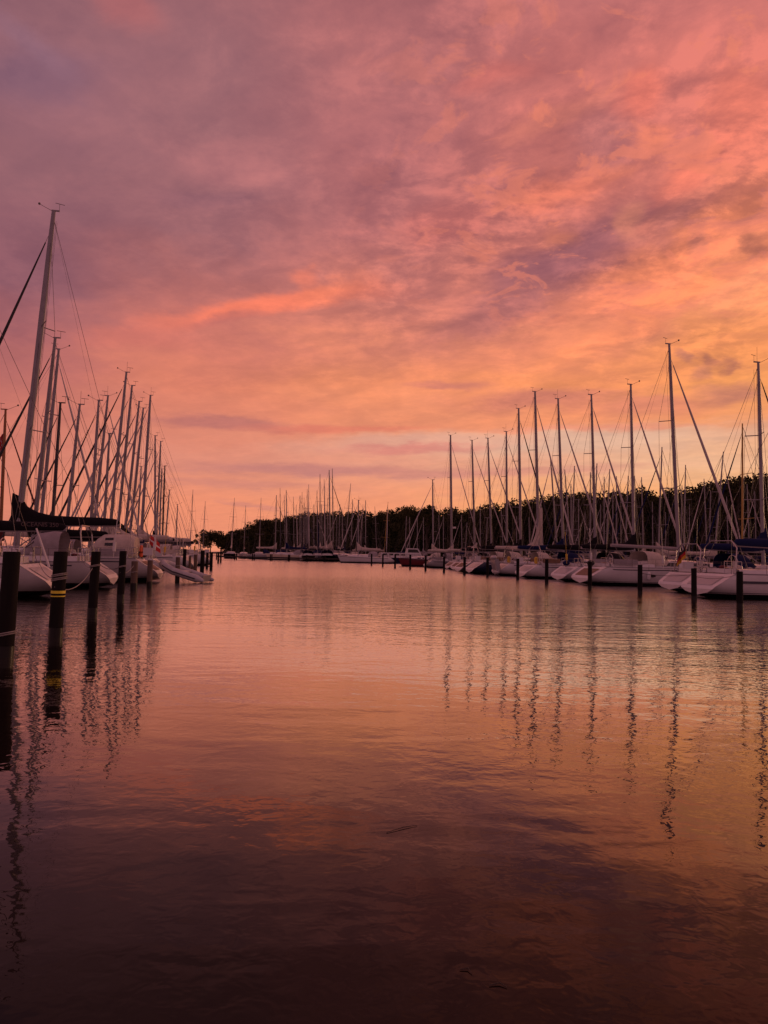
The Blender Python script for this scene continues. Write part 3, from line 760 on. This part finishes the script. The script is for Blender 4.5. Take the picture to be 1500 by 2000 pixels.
        b = MB(); spl = Vector((stn[0] + .9 * k, 0, sheer(0) + 3.2 * k))
        b.tube([pt, spl], wr, 3, cap=False)
        for sg in (-1, 1): b.tube([spl, (stn[0] + .05, sg * stn[1] * .8, stn[2])], wr, 3, cap=False)
        b.build('backstay', wire, t)
        b = MB(); lowp = Vector((bow[0] - .12, 0, bow[2] + .15)); hip = on(H * .95)
        b.tube([hip, lowp], wr, 3, cap=False); b.build('forestay', wire, t)
        if genoa:
            gm = {'white': whitesail, 'dark': darksail, 'navy': navyc, 'maroon': dkredc}[genoa]
            q0 = hip + (lowp - hip) * .045; q1 = hip + (lowp - hip) * .94; g = .075 * k
            b = MB(); pts = [q0 + (q1 - q0) * (i / 8) for i in range(9)]; b.tube(pts, [g * f for f in (.35, .6, .8, .95, 1.05, 1.1, 1.15, 1.05, .5)], 7 if detail else 5)
            b.build('furled_genoa', gm, t)
        # halyards along the mast
        if detail > 1:
            b = MB()
            for yy in (-.1, .12): b.tube([on(H * .97) + Vector((-.22, yy, 0)), Vector((-.35, yy, zb))], .008, 3, cap=False)
            b.build('halyard', ropedk, t)
        # boom
        if boom:
            bl = .40 * LO; gz = zb + 1.0 * k ** .3 + boom_up; g0 = on(gz); e = Vector((g0.x - bl, g0.y, g0.z + .12))
            b = MB(); b.tube([g0 + Vector((-.1, 0, 0)), e], .085 if detail else .075, 8, ry=1.35); bo = b.build('boom', alu, t)
            if boom in ('black', 'navy', 'cream', 'grey', 'triangle', 'maroon'):
                cm = {'black': blackc, 'navy': navyc, 'cream': creamc, 'grey': greyc, 'triangle': creamc, 'maroon': dkredc}[boom]
                prof = [(-.16, 1.5, .13), (.02, 1.25, .15), (.08, .85, .17), (.18, .55, .19), (.32, .42, .20), (.55, .36, .19), (.8, .32, .17), (.97, .26, .13), (1.0, .12, .06)]
                if boom == 'triangle': prof = [(-.05, 4.0, .10), (.0, 3.9, .12), (.03, 2.6, .13), (.08, 1.5, .14), (.14, .75, .16), (.3, .35, .15), (.97, .2, .12), (1.0, .1, .05)]
                rows = []; rg = random.Random(int(bx * 7))
                for u, hgt, wd in prof:
                    hgt *= k * rg.uniform(.93, 1.05); c = g0 + (e - g0) * max(u, 0); c.x += .32 * k if u < 0 else 0
                    if u <= .02: hgt *= 1
                    rows.append([(c.x, c.y + wd * math.cos(a), c.z - .10 + (hgt + .1) * (.5 + .5 * math.sin(a)) ** (.8)) for a in [2 * math.pi * j / 12 for j in range(12)]])
                b = MB(); b.grid(rows, 0, True); b.build('sail_cover', cm, bo)
            b = MB(); b.tube([e + Vector((.3, 0, 0)), (X0 + LO * .25, 0, sheer(.25) + .15)], .014, 4); b.tube([pt, e], .006, 3, cap=False); b.build('mainsheet', ropem, bo)
            if detail: 
                b = MB(); b.tube([g0 + Vector((-bl * .3, 0, -.05)), (-.1, 0, zb + .1)], .035, 6); b.build('kicker', alu, bo)
    if flag and detail:
        fx = stn[0] if not no_mast else hp(0, 1., 1)[0]; fy = -half(0) * .55; fz0 = sheer(0)
        b = MB(); b.tube([(fx, fy, fz0), (fx - .45, fy, fz0 + 1.5)], .016, 5); fs = b.build('flagstaff', varn, t)
        cols = {'german': [fl_black, fl_red, fl_gold], 'danish': [fl_red, fl_white]}[flag]
        b = MB(); nu, nv = 12, 12
        def fp_(u, v):
            # hangs down from a raked staff in soft folds
            return (fx - .45 + .42 * (1 - u) * 0 - u * .5 + .06 * math.sin(u * 9 + v * 2), fy + .07 * math.sin(u * 11) , fz0 + 1.45 - v * .62 - u * .55 - .04 * math.sin(u * 6))
        vs = [fp_(i / nu, j / nv) for j in range(nv + 1) for i in range(nu + 1)]
        for j in range(nv):
            for i in range(nu):
                if flag == 'german': mi = min(2, int(3 * j / nv))
                else: mi = 1 if (j in (5, 6) or i in (4, 5)) else 0
                b.f.append(tuple([j * (nu + 1) + i, j * (nu + 1) + i + 1, (j + 1) * (nu + 1) + i + 1, (j + 1) * (nu + 1) + i])); b.mi.append(mi)
        b.v = vs; b.build('flag', cols, fs)
    return t, dict(X0=X0, LO=LO, k=k, B=B, half=half, sheer=sheer, hp=hp, H=H, base=base)

HR = math.atan2(.205, .979)          # heading of the row beyond the channel
HL = math.pi + math.atan2(.177, .984)  # heading of the near row
rg = 'yachts moored stern to along the far side of the channel'
MR = lambda bx: (21 + .21 * 53) / ((bx - 750) / FPX + .21)
# label, base px/py, top px/py, options
R = []
JR = random.Random(21)
def R_boat(bx, by, tx, ty, lab, Z=None, **kw):
    j, jo = JR.uniform(-.07, .05), JR.uniform(-.7, .9)
    if Z is None: kw.setdefault('offx', jo)
    if kw.get('hull') is redp: j = math.pi; kw['offx'] = 1.6      # this one lies bow out
    o = sail_boat(bx, by, tx, ty, Z or MR(bx), HR + (j if Z is None else 0), lab, group=rg, **kw); R.append(o); return o
vic, vd = R_boat(1592, 1060, 1575, 690, 'white yacht with a broad dark side stripe and lettering, nearest of the far row', Z=38.5, boom='navy', hood=None, genoa='dark', LO=12, stripe_c=False)
ger, gd = R_boat(1490, 1060, 1481, 708, 'white yacht with navy boom cover and a German flag at its stern', Z=44, boom='navy', hood='navy', genoa='dark', LO=10.6, flag='german')
lng, ld = R_boat(1326, 1085, 1307, 672, 'long white yacht with bare white boom and the tallest mast of the far row', Z=53, boom='bare', hood='cream', genoa='white', LO=13.2, tent=False)
R_boat(1238, 1060, 1232, 751, 'white yacht with blue ball at its sloping stern and black boom cover', boom='black', hood='black', LO=11.5)
R_boat(1163, 1060, 1155, 771, 'white yacht with white boom under black cover beside a yellow buoy bag', boom='black', hood='navy', LO=11.5)
ten, td = R_boat(1100, 1060, 1090, 779, 'white yacht carrying a grey inflatable tender on its stern', boom='navy', hood='cream', LO=11.5)
R_boat(1052, 1060, 1045, 765, 'dark blue yacht with a tall pale triangle of sail cover at the mast', hull=navy, boom='triangle', hood='cream', LO=12)
R_boat(1017, 1045, 1013, 798, 'grey hulled yacht with a thick black furled foresail', hull=greyg, boom='black', hood='cream', genoa='dark', LO=12)
R_boat(990, 1060, 989, 843, 'white yacht with black boom cover between two dark hulled ones', boom='black', hood='black', LO=10, offx=.9)
R_boat(960, 1060, 953, 856, 'white yacht with large sloping stern and slim mast', boom='black', hood='black', genoa='white', LO=10, offx=.8)
R_boat(927, 1060, 922, 860, 'white yacht with cream boom cover and antenna arch', boom='cream', hood='grey', LO=9.2, offx=1.5)
R_boat(882, 1062, 880, 850, 'grey yacht with a white radar dome on the mast and cream boom cover', hull=greyg, boom='cream', hood='grey', radar=True, LO=8.8, offx=1.2)
red, rd = R_boat(846, 1062, 845, 937, 'red hulled yacht with cream boom cover', hull=redp, boom='cream', hood='cream', LO=9.8)
# the name on the nearest hull of the far row
p0 = vd['hp'](.2, .8, -1)
# graphic stripe along topsides of the nearest yacht
b = MB(); S_ = [.1, .14, .2, .28, .34, .38]
rows = []
for dz0, dz1 in ((.30, .42),):
    rows = [[(lambda p: (p[0], p[1] - .012, p[2] - dz))(vd['hp'](s, 1.0, -1)) for s in (.02, .06, .1, .14, .2, .255)] for dz in (dz0, dz1)]
b.grid(rows); b.build('side_stripe', stripe, vic)
pA, pB = Vector(vd['hp'](.27, .8, -1)), Vector(vd['hp'](.36, .8, -1))
text('Vicky', .36, stripe, vic, (pA.x, pA.y - .03, pA.z - .18), (math.radians(90), 0, math.atan2(pB.y - pA.y, pB.x - pA.x)))

# tender on davits behind the tender-carrying yacht
def inflatable(name, label, loc, rot, LN=2.6, wd=.75, group=None, motor=True):
    t = thing(name, label, 'dinghy', loc, 0, group); t.rotation_euler = rot
    b = MB(); r = .21; pts = [(-LN * .5, -wd + r * .3, 0)] + [(-LN * .5 + LN * .15 * i, -wd + r * .3, 0) for i in range(1, 5)]
    for a in [math.pi * j / 8 for j in range(0, 9)]: pts.append((LN * .14 + LN * .36 * math.sin(a), -(wd - r * .3) * math.cos(a), .16 * math.sin(a)))
    pts += [(-LN * .5 + LN * .15 * i, wd - r * .3, 0) for i in range(4, -1, -1)]
    b.tube(pts, [r * .35] + [r] * (len(pts) - 2) + [r * .35], 10); b.build('tube', rubber, t)
    b = MB(); b.tube([(x, y * 1.0 + (r * .98 if y > 0 else -r * .98) * (1 if abs(y) > .2 else 0), z) for x, y, z in pts[1:-1]], .035, 5); b.build('rubbing_strake', rubdk, t)
    b = MB(); b.box((-LN * .05, 0, -.08), (LN * .8, wd * 1.5, .04)); b.box((0, 0, .12), (.25, wd * 1.5, .03)); b.build('floor', greyg, t)
    b = MB(); b.box((-LN * .44, 0, .08), (.05, wd * 1.45, .38)); b.build('transom', greyg, t)
    return t
tb = ten
sx = td['X0']
w = ten.matrix_world
def W_of(t, d, x, y, z):
    c, s = math.cos(t.rotation_euler.z), math.sin(t.rotation_euler.z)
    return (t.location.x + x * c - y * s, t.location.y + x * s + y * c, z)
inflatable('inflatable_dinghy', 'grey inflatable tender tipped up against the stern of a white yacht', W_of(ten, td, sx - .1, -.1, 1.05), (math.radians(78), 0, HR + math.radians(80)), 2.7, .75)
q = at_water(362, 1137)
inflatable('inflatable_dinghy', 'grey inflatable dinghy floating with its nose raised by a brown pile', (q.x, q.y, .5), (0, math.radians(-15), math.radians(180 - 12)), 2.9, .7)

# near row
lg = 'yachts moored stern to along the near side of the channel'
def L_boat(bx, by, tx, ty, lab, Z, **kw):
    return sail_boat(bx, by, tx, ty, Z, HL, lab, group=lg, **kw)
def stern_fix(px, Zs, LO):
    """mast pixel for a yacht whose stern sits at picture column px and distance Zs"""
    X = (px - 750) / FPX * Zs; return X - .984 * .585 * LO, Zs - .177 * .585 * LO
# the two nearest yachts: their masts stand outside the picture
def L_near(px, Zs, LO, H, lab, **kw):
    X, Y = stern_fix(px, Zs, LO)
    bxp = 750 + X / Y * FPX
    return L_boat(bxp, 1060, bxp + 15 * 1, 1070 - (H - 1.8) * FPX / Y, lab, Y, LO=LO, **kw)
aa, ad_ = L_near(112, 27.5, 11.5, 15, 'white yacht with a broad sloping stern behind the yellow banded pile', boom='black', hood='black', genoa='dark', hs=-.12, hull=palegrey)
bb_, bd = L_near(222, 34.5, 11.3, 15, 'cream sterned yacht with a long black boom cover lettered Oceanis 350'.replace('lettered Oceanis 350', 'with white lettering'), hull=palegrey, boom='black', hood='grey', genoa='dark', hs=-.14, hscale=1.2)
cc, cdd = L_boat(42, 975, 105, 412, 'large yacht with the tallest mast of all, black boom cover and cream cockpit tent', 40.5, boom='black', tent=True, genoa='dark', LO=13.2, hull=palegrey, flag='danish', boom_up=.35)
# boom cover lettering
c_, s_ = 0, 0
H_ = bd['H']; zb = bd['sheer'](.58) + .3
text('OCEANIS 350', .27, faded, bb_, (-2.55, .215, zb + 1.22), (math.radians(90), 0, math.pi))
LB = [(70, 1003, 108, 660, 44, 'white yacht with pale twin of a mast close right of the tallest one', dict(boom='black', hood='grey', genoa='dark')),
 (81, 1007, 115, 682, 58, 'yacht whose pale mast nearly touches its neighbour at the top', dict(boom='cream', head=1)),
 (103, 1012, 118, 787, 47.5, 'yacht with the only black mast of the near row', dict(boom='black', mast=dkalu, genoa='dark')),
 (132, 1012, 156, 790, 51, 'yacht with a slim pale mast standing clear right of the black mast', dict(boom='grey', genoa='dark')),
 (178, 1015, 193, 782, 57, 'yacht with a dark furled foresail, mast third after the black one', dict(boom='cream', hood='cream', genoa='dark')),
 (185, 1015, 211, 773, 70, 'yacht with a leaning pale mast crossing its neighbour', dict(boom='cream', head=1)),
 (204, 1013, 214, 847, 62, 'small yacht with the short mast inside the dense mast group', dict(boom='navy')),
 (217, 1013, 247, 727, 66, 'yacht with the tallest mast inside the dense mast group', dict(boom='cream', hood='grey', genoa='dark')),
 (232, 1013, 258, 753, 71, 'yacht with the second tallest mast inside the dense mast group', dict(boom='cream', hood='cream', genoa='white')),
 (247, 1013, 272, 784, 76, 'yacht with a flag at the spreader in the dense mast group', dict(boom='black', hood='navy', genoa='dark')),
 (257, 1013, 280, 797, 81, 'yacht with a mast just behind that of its flagged neighbour', dict(boom='cream', hood='grey', genoa='white')),
 (278, 1015, 294, 772, 86, 'yacht with a tall mast closing the dense mast group on the channel side', dict(boom='cream', hood='cream', genoa='white')),
 (270, 1015, 276, 911, 100, 'small yacht with a short mast under the dense mast group', dict(boom='cream', head=1)),
 (303, 1030, 303, 851, 96, 'yacht with a straight slim mast beyond the dense group', dict(boom='black', hood='cream', genoa='white')),
 (306, 1030, 314, 862, 103, 'yacht with a slightly leaning mast beyond the straight slim one', dict(boom='cream', hood='grey', genoa='white')),
 (312, 1030, 316, 916, 118, 'small yacht third beyond the dense mast group', dict(boom='cream')),
 (318, 1030, 322, 910, 112, 'yacht with a darker mast among the last of the near row', dict(boom='navy', mast=dkalu, genoa='dark')),
 (325, 1030, 331, 957, 125, 'last small yacht of the near row', dict(boom='cream')),
 (344, 1050, 347, 985, 150, 'low masted small boat past the end of the near row', dict(boom='cream', head=1))]
for bx, by, tx, ty, Z, lab, kw in LB:
    hd = HL if not kw.pop('head', 0) else HR
    sail_boat(bx, by, tx, ty, Z, hd, lab, group=lg, detail=1, **kw)
wb, wd_ = sail_boat(2, 1015, 11, 800, 50, HR, 'wooden cabin boat with a varnished mast and red and white flags', mast=varn, wood=True, boom='maroon', group=lg, detail=1, genoa='maroon')
# dressed flags on the wooden mast
for pz, pw in ((.86, .9), (.28, .7)):
    b = MB(); nu, nv = 9, 9; z0 = wd_['H'] * pz
    b.v = [(-.12 - .06 * math.sin(j * 1.3) - i / nu * pw * .45, .05 * math.sin(i * 1.8), z0 - j / nv * 1.5 - i / nu * .6) for j in range(nv + 1) for i in range(nu + 1)]
    for j in range(nv):
        for i in range(nu):
            b.f.append((j * (nu + 1) + i, j * (nu + 1) + i + 1, (j + 1) * (nu + 1) + i + 1, (j + 1) * (nu + 1) + i)); b.mi.append(1 if j == 4 or i == 3 else 0)
    b.build('flag', [fl_red, fl_white], wb)

# ranks behind: (base px, top px, top py)
ORD = ['first', 'second', 'third', 'fourth', 'fifth', 'sixth', 'seventh', 'eighth', 'ninth', 'tenth', 'eleventh', 'twelfth', 'thirteenth', 'fourteenth', 'fifteenth', 'sixteenth', 'seventeenth', 'eighteenth', 'nineteenth', 'twentieth']
def nth(i): return ORD[i] if i < 20 else ('twenty-' + ORD[i - 20] if i < 29 else ('thirtieth' if i == 29 else 'thirty-' + ORD[i - 30] if i < 39 else 'fortieth' if i == 39 else 'forty-' + ORD[i - 40]))
BR = [(792, 794, 1008), (800, 800, 1010), (815, 815, 1008), (827, 827, 1010), (858, 857, 1006), (866, 866, 1008), (902, 901, 1006), (910, 912, 1020), (938, 938, 984), (950, 952, 1012), (982, 979, 996), (1009, 1009, 1008), (1034, 1033, 1010), (1060, 1057, 985),
 (1087, 1075, 893), (1113, 1103, 917), (1118, 1122, 910), (1106, 1110, 990), (1116, 1115, 945), (1130, 1130, 975), (1142, 1143, 1000), (1153, 1153, 922), (1160, 1166, 905), (1172, 1173, 985), (1180, 1180, 931), (1185, 1191, 916), (1197, 1197, 955), (1204, 1204, 930),
 (1213, 1213, 1000), (1222, 1227, 929), (1240, 1239, 929), (1256, 1253, 932), (1275, 1274, 980), (1287, 1293, 873), (1300, 1300, 1000), (1336, 1339, 908), (1331, 1332, 948), (1346, 1347, 985), (1380, 1375, 935), (1386, 1388, 958), (1398, 1413, 882), (1422, 1419, 970), (1463, 1459, 945), (1450, 1450, 827), (1476, 1474, 960)]
BR.sort()
rr_ = random.Random(3)
for i, (bx, tx, ty) in enumerate(BR):
    dy = 1082.5 + .0217 * (bx - 750) - ty
    Hm = 13.4 if dy > 150 else 12.6 if dy > 105 else 11.8
    Z = max(60, min(150 if bx > 900 else 165, (Hm - 1.8) * FPX / dy))
    gold = bx == 1450
    hd = HR + math.pi if i % 3 != 1 else HR
    Zl = ' with a golden mast' if gold else ''
    sail_boat(bx, 1055, tx, ty, Z, hd, (f'white sailboat with a golden mast behind the navy boom cover' if gold else f'sailboat in the back ranks before the wood, {nth(i)} mast from the red hull'),
              group='sailboats in the back ranks before the wood', detail=0, mast=ylw if gold else None, boom=rr_.choice(['cream', 'black', 'navy', 'cream', 'grey']), genoa=rr_.choice(['white', 'white', 'navy', 'dark', None]),
              hull=rr_.choice([gel, gel, gel, creamg, navy]), hood=rr_.choice(['cream', 'navy', 'grey', None]))
BM = [(538, 540, 967), (548, 547, 953), (557, 555, 966), (560, 559, 957), (574, 573, 970), (580, 579, 986), (586, 586, 968), (589, 590, 961), (594, 594, 972), (598, 597, 990), (602, 603, 946), (600, 600, 955), (613, 613, 985), (620, 619, 958), (625, 625, 926), (629, 628, 985), (636, 633, 936), (640, 640, 975), (645, 643, 918), (651, 649, 915), (662, 664, 985), (657, 658, 1000), (675, 685, 944), (670, 668, 992), (686, 689, 975), (696, 701, 977), (706, 709, 985), (714, 714, 977), (735, 732, 989), (752, 758, 980)]
BM.sort()
for i, (bx, tx, ty) in enumerate(BM):
    dy = 1082.5 + .0217 * (bx - 750) - ty
    Z = max(162, min(200, 13.2 * FPX / dy)) + rr_.uniform(0, 8)
    gold = bx == 752
    sail_boat(bx, 1060, tx, ty, Z, (HR + (math.pi if i % 2 else 0)) if i % 3 == 0 else math.radians(98 + (180 if i % 2 else 0)), 'sailboat with a leaning golden mast behind the motor cruiser' if gold else f'sailboat clustered beyond the jetty, {nth(i)} mast from the lone masts',
              group='sailboats clustered beyond the jetty', detail=0, mast=ylw if gold else None, hull=rr_.choice([gel, greyg, navy, navy, creamg]), boom=rr_.choice(['cream', 'black', 'navy', 'cream']), genoa=rr_.choice(['white', 'navy', 'dark', None]), hood=rr_.choice(['cream', 'navy', 'grey', None]))
BF = [(372, 377, 956), (397, 401, 979), (453, 458, 972), (477, 480, 987), (507, 510, 972)]
for i, (bx, tx, ty) in enumerate(BF):
    lab = ['first', 'second', 'third', 'fourth', 'fifth'][i]
    sail_boat(bx, 1060, tx, ty, 172 + 4 * i, math.radians(98 + 180 * (i % 2)), f'{lab} of the five lone masted sailboats, counted away from the near row',
              group='lone sailboats against the open sky', detail=0, boom='cream' if i % 2 else 'triangle', genoa=None)
# white sloop at the end of the channel
sail_boat(700, 1062, 700, 977, 143, HR + math.pi, 'white sloop lying side on at the end of the channel', detail=1, boom='cream', hood='grey', genoa='white', LO=11, offx=-.5)

# motor cruiser with dark hull
def motor_cruiser():
    p = at_depth(790, 1098, 150)
    t = thing('motor_cruiser', 'long motor cruiser with dark hull and white wheelhouse behind the far piles', 'motorboat', (p.x, 150, 0), HR * .3)
    b = MB(); rows = []
    for s in [i / 12 for i in range(13)]:
        w = 1.7 * (1 - max(0, (s - .55) / .45) ** 2.2) * (.9 + .1 * min(1, s * 4)); z = 1.1 + .55 * s * s; x = -5.6 + 11.2 * s
        rows.append([(x - .5 * max(0, s - .7), -w * q, zz) for q, zz in ((1, z), (.95, .5), (.6, -.3))] + [(x - .5 * max(0, s - .7), w * q, zz) for q, zz in ((.6, -.3), (.95, .5), (1, z))])
    b.grid(rows); b.f.append(tuple(range(6))); b.mi.append(0); b.build('hull', navy, t)
    b = MB(); b.grid([[(r[0][0], y * .98, r[0][2] - .03) for y in (r[0][1], r[5][1])] for r in rows]); b.build('deck', deckm, t)
    b = MB(); b.box((-1.2, 0, 1.65), (7.2, 2.5, 1.0)); cb = b.build('cabin', gel, t, False)
    for sg in (-1, 1):
        for x in (-4, -2.8, -1.6, -.4): bb = MB(); bb.box((x, sg * 1.26, 1.8), (.8, .03, .35)); bb.build('window', glass, cb, False)
    b = MB(); rws = [[(x, -1.2, z), (x, 1.2, z)] for x, z in ((.2, 2.1), (.5, 3.1), (3.0, 3.05), (3.9, 2.0), (4.0, 1.4))]; 
    b.add([(0.0, -1.2, 1.3), (0.4, -1.15, 3.1), (2.6, -1.15, 3.1), (3.6, -1.2, 1.3), (0.0, 1.2, 1.3), (.4, 1.15, 3.1), (2.6, 1.15, 3.1), (3.6, 1.2, 1.3)], [(0, 1, 2, 3), (7, 6, 5, 4), (0, 4, 5, 1), (2, 6, 7, 3), (1, 5, 6, 2)])
    wh = b.build('wheelhouse', gel, t, False)
    for sg in (-1, 1):
        bb = MB(); bb.add([(.55, sg * 1.19, 2.25), (.6, sg * 1.17, 2.9), (2.45, sg * 1.17, 2.9), (2.85, sg * 1.19, 2.25)], [(0, 1, 2, 3)]); bb.build('window', glass, wh, False)
    b = MB()
    for sg in (-1, 1): b.tube([(r[0][0], sg * abs(r[0][1]) * .95, r[0][2] + .6) for r in rows[4:]], .02, 4)
    for r in rows[4:]:
        for sg in (-1, 1): b.tube([(r[0][0], sg * abs(r[0][1]) * .95, r[0][2]), (r[0][0], sg * abs(r[0][1]) * .95, r[0][2] + .6)], .015, 4)
    b.build('guard_rail', steel, t)
motor_cruiser()

# ------------------------------------------------------------------ jetty and piers
def jetty(name, label, p0, p1, width, z, step, piletop=.5, cat='jetty'):
    p0, p1 = Vector(p0), Vector(p1); d = p1 - p0; LN = d.length; a = math.atan2(d.y, d.x)
    t = thing(name, label, cat, (p0.x, p0.y, 0), a)
    b = MB(); n = int(LN / .6)
    for i in range(n): b.box((.3 + i * .6, 0, z), (.56, width, .06))
    b.build('decking', plankm, t, False)
    b = MB()
    for y in (-width * .4, width * .4): b.box((LN / 2, y, z - .15), (LN, .16, .22))
    b.build('beam', plankm, t, False)
    for i in range(int(LN / step) + 1):
        for y in (-width * .5 - .1, width * .5 + .1):
            b = MB(); b.tube([(i * step, y, -1), (i * step, y, z + piletop)], .12, 8); b.build('post', pilem, t)
    return t
jetty('jetty', 'low dark jetty crossing the far end of the channel', (at_depth(425, 1090, 150).x, 150, 0), (at_depth(735, 1090, 150).x, 150, 0), 1.8, .75, 3.6, .55)
jetty('pier', 'plank pier between the far row bows and the back ranks', (28.5, 40, 0), (28.5 - .21 * 80, 120, 0), 2.2, .9, 6)
jetty('pier', 'plank pier behind the bows of the near row', (-24.5, 26, 0), (-24.5 - .177 * 85, 111, 0), 2.2, .9, 6)

# ------------------------------------------------------------------ mooring lines
def line(a, c, sag, r, label, m=ropem):
    a, c = Vector(a), Vector(c); b = MB()
    b.tube([a + (c - a) * (i / 10) - Vector((0, 0, sag * 4 * (i / 10) * (1 - i / 10))) for i in range(11)], r, 5)
    tag(b.build('mooring_line', m), label, 'rope', 'mooring lines between piles and yachts')
def PP(i, z, arr=PT): return (arr[i][0].x, arr[i][0].y - .13, z)
def SP(t, d, s, sg): x, y, z = d['hp'](s, 1.0, sg); return W_of(t, d, x, y, z)
line(PP(0, .38), SP(aa, ad_, .02, 1), .05, .010, 'pale line rising from the thickest pile to the broad white stern')
line(PP(1, 1.15), SP(aa, ad_, .02, -1), .12, .012, 'pale line from the yellow banded pile to the broad white stern')
line(PP(1, 1.0), PP(2, 1.25), .25, .011, 'slack line between the yellow banded pile and the next')
line(PP(2, 1.3), SP(bb_, bd, .02, 1), .1, .011, 'line from the slim black pile to the cream stern')
line(PP(3, 1.15), SP(bb_, bd, .02, -1), .2, .012, 'dark line from the pile by the tent to the cream stern', ropedk)
line(PP(3, .95), PP(4, 1.05), .12, .012, 'slack line from the pile by the tent to the first brown pile')
line(PP(4, .8), SP(cc, cdd, .02, 1), .08, .012, 'line from the first brown pile to the tented yacht')
line(PP(6, .95), SP(cc, cdd, .02, -1), .1, .012, 'line from the pile by the dinghy to the tented yacht')
line((PR_[0][0].x, PR_[0][0].y, 1.0), SP(vic, vd, .30, 1), .2, .014, 'dark line from the nearest far row pile to the lettered hull', ropedk)
line((PR_[1][0].x, PR_[1][0].y, 1.1), SP(vic, vd, .03, -1), .15, .013, 'line from the pile by the German flag to the lettered hull')
line((PR_[2][0].x, PR_[2][0].y, 1.1), SP(ger, gd, .03, -1), .15, .013, 'line from the off-lying pile to the flagged yacht', ropedk)
line((PR_[3][0].x, PR_[3][0].y, 1.1), SP(lng, ld, .03, -1), .08, .013, 'line from its pile to the long white yacht')

# ------------------------------------------------------------------ loose gear
def fender(p, label, m=None, r=.13, h=.6):
    t = thing('fender', label, 'fender', p, 0, 'fenders hanging on the yachts')
    b = MB(); b.tube([(0, 0, 0), (0, 0, .06), (0, 0, .14), (0, 0, h - .14), (0, 0, h - .06), (0, 0, h)], [.04, r * .75, r, r, r * .75, .03], 10); b.build('body', m or gel, t)
    b = MB(); b.tube([(0, 0, h - .02), (0, 0, h + .45)], .008, 4); b.build('lanyard', ropedk, t)
def hang(t, d, s, sg, z): x, y, _ = d['hp'](s, 1.0, sg); return W_of(t, d, x, y + sg * .15, z)
fender(hang(lng, ld, .52, -1, .35), 'white fender on the side of the long white yacht')
fender(hang(lng, ld, .30, -1, .4), 'white fender near the stern of the long white yacht')
fender(hang(ger, gd, .35, -1, .35), 'white fender on the side of the flagged yacht')
fender(hang(aa, ad_, .1, 1, .25), 'round white fender beside the yellow banded pile', r=.2, h=.5)
fender(hang(bb_, bd, .3, 1, .35), 'white fender on the lettered boom yacht')
fender(hang(cc, cdd, .3, 1, .35), 'white fender on the side of the tented yacht')
def lifebuoy(p, rz, label, m):
    t = thing('lifebuoy', label, 'lifebuoy', p, rz, 'rescue rings on the stern rails')
    b = MB(); b.tube([(0, .26 * math.cos(a), .3 + .3 * math.sin(a)) for a in [math.pi * (-.35 + 1.7 * j / 14) for j in range(15)]], .075, 8); b.build('ring', m, t)
    b = MB(); b.tube([(0, .26, .3), (0, .26, .62)], .01, 4); b.build('strap', ropem, t)
sx_, sy_, sz_ = bd['hp'](.02, 1.0, -1)
lifebuoy(W_of(bb_, bd, sx_ - .05, sy_ * .2, sz_ - .25), HL, 'orange horseshoe ring on the rail of the cream sterned yacht', orange)
sx_, sy_, sz_ = ad_['hp'](.02, 1.0, 1)
lifebuoy(W_of(aa, ad_, sx_ + .9, sy_ * .6, sz_ + .1), HL + .9, 'pale horseshoe ring on the rail of the nearest yacht', creamg)
sx_, sy_, sz_ = cdd['hp'](.02, 1.0, -1)
lifebuoy(W_of(cc, cdd, sx_ - .08, sy_ * .3, sz_ + .1), HL, 'red ring on the stern rail of the tented yacht', orange)
def buoy_bag(t, d, m, label, sg=-1):
    x, y, z = d['hp'](.02, 1.0, sg); o = thing('buoy_bag', label, 'buoy', W_of(t, d, x - .05, y * .7, z + .1))
    b = MB(); b.tube([(0, 0, 0), (0, 0, .05), (0, 0, .5), (0, 0, .58)], [.1, .17, .17, .06], 10); b.build('bag', m, o)
    b = MB(); b.tube([(0, 0, .55), (0, 0, .95)], .01, 4); b.build('strap', ropem, o)
t8, d8 = R[4]; buoy_bag(t8, d8, yellow, 'yellow buoy bag on a stern rail of the far row')
t9, d9 = R[5]; buoy_bag(t9, d9, yellow, 'ochre buoy bag by the grey tender')
def outboard(t, d, label, m, y):
    x, _, z = d['hp'](.02, 1.0, 1); o = thing('outboard_motor', label, 'outboard motor', W_of(t, d, x - .1, y, z - .1))
    b = MB(); b.ball((0, 0, .35), .24, 10, 8, sc=(1.2, .8, .85)); b.build('cowl', m, o)
    b = MB(); b.tube([(0, 0, .2), (0, 0, -.5)], [.08, .05], 8); b.box((0, 0, -.5), (.3, .03, .05)); b.build('leg', greyg, o)
t3, d3 = R[3]; outboard(t3, d3, 'dark blue covered outboard motor on the stern of a white yacht', navyc, .5)
outboard(lng, ld, 'black covered outboard motor on the rail of the long white yacht', rubdk, .6)
outboard(cc, cdd, 'black outboard motor on the rail of the tented yacht', rubdk, -.9)
# boat hook / spar leaning on the nearest yacht
x, y, z = ad_['hp'](.05, 1.0, 1)
b = MB(); a0 = at_depth(96, 1108, 28.5); a1 = at_depth(71, 1032, 28.5)
b.tube([a0, a0 + (a1 - a0) * .6, a1], [.05, .045, .035], 8); tag(b.build('passerelle_spar', gel), 'pale spar standing up from the rail of the nearest yacht', 'spar')
# twigs adrift
for (u0, v0, u1, v1, lab) in ((755, 1627, 815, 1613, 'thin twig adrift in the middle of the near water'), (898, 1895, 922, 1903, 'short reed adrift low in the picture'), (955, 1926, 990, 1930, 'dark reed adrift nearest the quay')):
    a = at_water(u0, v0); c = at_water(u1, v1); b = MB(); a.z = c.z = .004
    mid = (a + c) / 2 + Vector((.01, .02, .004)); b.tube([a, mid, c], [.002, .003, .0015], 5); tag(b.build('twig', barkm), lab, 'twig')
